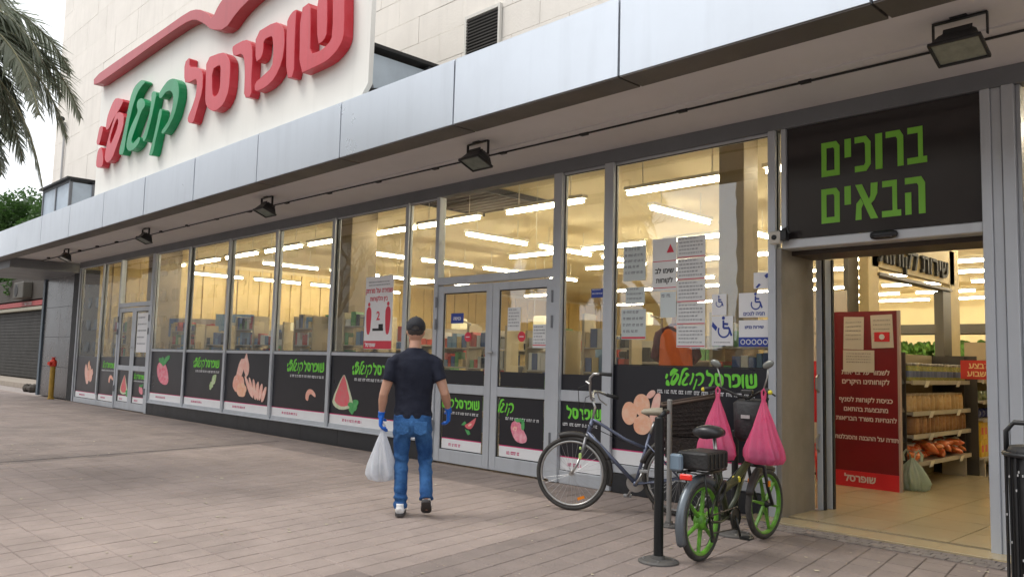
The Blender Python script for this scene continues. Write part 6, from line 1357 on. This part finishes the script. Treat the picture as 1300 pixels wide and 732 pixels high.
tag(rbk.build('rubbish_heap', mat('rubbish', (.07, .06, .05), .9, var=.5), None), 'small dark rubbish heap at the foot of the pier', 'rubbish')
# foliage helpers
def leafcloud(mb, c, r, n_, s_, rr, flat=.75):
    for _ in range(n_):
        while True:
            p = Vector((rr.uniform(-1, 1), rr.uniform(-1, 1), rr.uniform(-1, 1)))
            if .25 < p.length < 1: break
        p = Vector((c[0]+p.x*r, c[1]+p.y*r, c[2]+p.z*r*flat)); d = Vector((rr.uniform(-1, 1), rr.uniform(-1, 1), rr.uniform(-1, .6))).normalized(); q = d.orthogonal().normalized()*s_*.4; d = d*s_
        mb.poly([p-d*.5, p+q*.5, p+d*.5, p-q*.5], [(0, 1, 2, 3)])
BUSH = mat('bush_leaves', (.06, .13, .03), .6, objvar=.7, trans=.1)
def bush(name, lb, x, y, z0, h, w, seed):
    rr = random.Random(seed); t_ = thing(name, lb, 'tree', (x, y, 0)); tk = MB().tube([(0, 0, 0), (.1, 0, z0), (0, .1, z0+h*.5)], [.2, .16, .06], 8)
    for k in range(6): a = k*1.05; tk.tube([(.05, 0, z0), (math.cos(a)*w*.5, math.sin(a)*w*.5, z0+h*rr.uniform(.4, .8))], [.09, .03], 6)
    tk.build('trunk', mat('bark', (.12, .09, .06), .9, var=.4, vscale=6), t_)
    m = MB()
    for k in range(22): leafcloud(m, (rr.uniform(-w, w)*.7, rr.uniform(-w, w)*.7, z0+rr.uniform(.1, .95)*h), rr.uniform(.5, .9)*w*.45, 700, .30, rr)
    m.build('crown', BUSH, t_); return t_
bush('leafy_tree', 'bright green leafy tree beyond the left end of the canopy', -46, 14.5, 3.0, 5.9, 4.6, 3)
bush('leafy_tree', 'green tree behind the neighbouring shop at the left edge', -53, 13.0, 3.0, 6.6, 4.8, 8)
fb = thing('far_building', 'pale building far beyond the left end of the shop, bleached by the sky', 'building', (-52, 26, 0))
FBW = mat('far_white_wall', (.80, .78, .74), .8, var=.05, vscale=.3); MB().box(-12, 10, 0, 8, 0, 24).build('wall', FBW, fb)
fwm = MB().box(-.7, .7, -.05, .05, -.8, .8).mesh('window', mat('far_window', (.35, .36, .37), .3))
for i in range(6):
    for j in range(6): inst('window', fwm, fb, (-9+i*3.4, -.04, 5+j*3.2))
# ---------------------------------------------------------------- palm at the upper left
def palm(x, y, hz_, lb):
    t_ = thing('palm_tree', lb, 'tree', (x, y, 0)); rr = random.Random(12)
    tk = MB(); pts = [(0.0+.02*math.sin(k), 0, k*hz_/12) for k in range(13)]; tk.tube(pts, [.26-.006*k for k in range(13)], 12); tr_ = tk.build('trunk', mat('palm_bark', (.16, .12, .08), .9, var=.5, vscale=5, bump=1, bscale=12), t_)
    PG = mat('palm_leaf', (.30, .34, .26), .5, objvar=.45, trans=.12); RB = mat('palm_rib', (.26, .25, .15), .6)
    for k in range(92):
        az = k*2.39996+rr.uniform(-.2, .2); el = R(rr.uniform(-68, 60)); L = rr.uniform(2.1, 3.0); d = Vector((math.cos(az)*math.cos(el), math.sin(az)*math.cos(el), math.sin(el)))
        p = Vector((0, 0, hz_)); pts = [p.copy()]; N = 12; dr = d.copy()
        for i in range(N): dr = (dr+Vector((0, 0, -.145-.02*i*.5))).normalized(); p = p+dr*L/N; pts.append(p.copy())
        f_ = MB().tube(pts, [.028*(1-i/(N+1.))+.004 for i in range(N+1)], 5).build('frond', RB, t_, smooth=True)
        lv = MB()
        for i in range(2, N):
            a, b = pts[i], pts[i+1] if i+1 <= N else pts[i]
            for q in range(9):
                u = q/9.; c = a.lerp(b, u); tdir = (b-a).normalized(); sd0 = tdir.cross(Vector((0, 0, 1)))
                sd0 = sd0.normalized() if sd0.length > .05 else Vector((math.sin(az), -math.cos(az), 0))
                for s_ in (-1, 1):
                    ll = (.62*math.sin(math.pi*min(1, (i+u)/N*.86+.1))+.06)*rr.uniform(.75, 1.1)
                    v = (sd0*s_*rr.uniform(.6, .9)+tdir*rr.uniform(.55, .8)+Vector((0, 0, rr.uniform(-.55, .1)))).normalized(); w = tdir*.019
                    e = c+v*ll+Vector((0, 0, -.25*ll*rr.random())); m_ = c+v*ll*.5
                    lv.poly([c-w, c+w, m_+w*1.1, e, m_-w*1.1], [(0, 1, 2, 3, 4)])
        tag(lv.build('leaflets', PG, f_), kind='stuff')
    return t_
palm(-12.8, 1.30, 5.65, 'date palm with drooping grey-green fronds at the upper left')
# ================================================================ across the street (seen mirrored in the glass)
tag(MB().box(-60, 40, -14.5, -4.5, -.028, -.016).build('road', mat('asphalt', (.055, .055, .058), .9, var=.2, vscale=3)), kind='structure')
tag(MB().box(-60, 40, -20, -14.5, -.02, .10).build('opposite_pavement', mat('opposite_paving', (.3, .28, .25), .9, var=.1)), kind='structure')
BK = mat('bare_bark', (.13, .10, .08), .9, var=.3, vscale=6)
def bare_tree(x, y, h, seed, lb):
    rr = random.Random(seed); t_ = thing('bare_tree', lb, 'tree', (x, y, 0)); tr_ = MB(); tw = MB()
    def grow(p, d, L, r, lv):
        pts = [p]; q = Vector(p); dd = Vector(d)
        for i in range(3): dd = (dd+Vector((rr.uniform(-.25, .25), rr.uniform(-.25, .25), rr.uniform(-.05, .2)))).normalized(); q = q+dd*L/3; pts.append(q.copy())
        (tr_ if lv < 2 else tw).tube(pts, [r, r*.85, r*.7, r*.55], 6 if lv < 2 else 4, caps=False)
        if lv < 6:
            for k in range(2 if lv in (0, ) else 3):
                nd = (dd+Vector((rr.uniform(-1, 1), rr.uniform(-1, 1), rr.uniform(-.2, .7)))*.8).normalized(); grow(q if k < 2 else pts[2], nd, L*rr.uniform(.66, .86), r*.58, lv+1)
    grow((0, 0, 0), (0, 0, 1), h*.28, h*.022, 0)
    tr_.build('trunk', BK, t_, smooth=True); tag(tw.build('crown', BK, t_), kind='stuff'); return t_
bare_tree(-14.5, -6.2, 11, 1, 'bare street tree across the road mirrored in the wide window')
bare_tree(-21.0, -7.5, 12, 2, 'bare street tree across the road mirrored above the near double door')
bare_tree(-29.0, -6.5, 11, 5, 'bare street tree across the road, second from the far end')
bare_tree(-38.0, -8.0, 12, 6, 'bare street tree across the road at the far end')
bare_tree(-7.0, -9.5, 10, 7, 'bare street tree across the road mirrored in the right-hand window')
ob = []
for i, (x0, x1, h, cc, lb) in enumerate(((-135, -48, 21, (.30, .29, .27), 'unseen grey block across the road, farthest left, added to darken reflections'), (-45, -31, 4, (.42, .38, .32), 'low cream block across the road'), (-30, -23, 2.4, (.30, .26, .20), 'low tan kiosk across the road'), (-21.5, 6, 12, (.45, .40, .33), 'pale block across the road opposite the entrance'), (8, 30, 14, (.34, .3, .25), 'tan block across the road to the right'))):  # first block is unseen, built tall to darken reflections at the left
    b_ = thing('opposite_building', lb, 'building', ((x0+x1)/2, -21, 0)); w = (x1-x0)/2; MB().box(-w, w, -10, 0, 0, h).build('wall', mat('opposite_wall_%s' % 'abcde'[i], cc, .9, var=.1, vscale=.4), b_)
    wm = MB().box(-.8, .8, 0, .06, -.7, .7).mesh('window', mat('opposite_window', (.05, .06, .07), .2))
    for a in range(int(w*2/3.2)):
        for c in range(int(h/3)): inst('window', wm, b_, (-w+1.8+a*3.2, .0, 2+c*3))
# ================================================================ to real size: one layout unit is 0.9 m
bpy.context.view_layer.update()
for o in list(col.objects):
    if o.parent is None and o.type not in ('CAMERA', 'LIGHT'):
        o.location = Vector(o.location)*S; o.scale = Vector(o.scale)*S
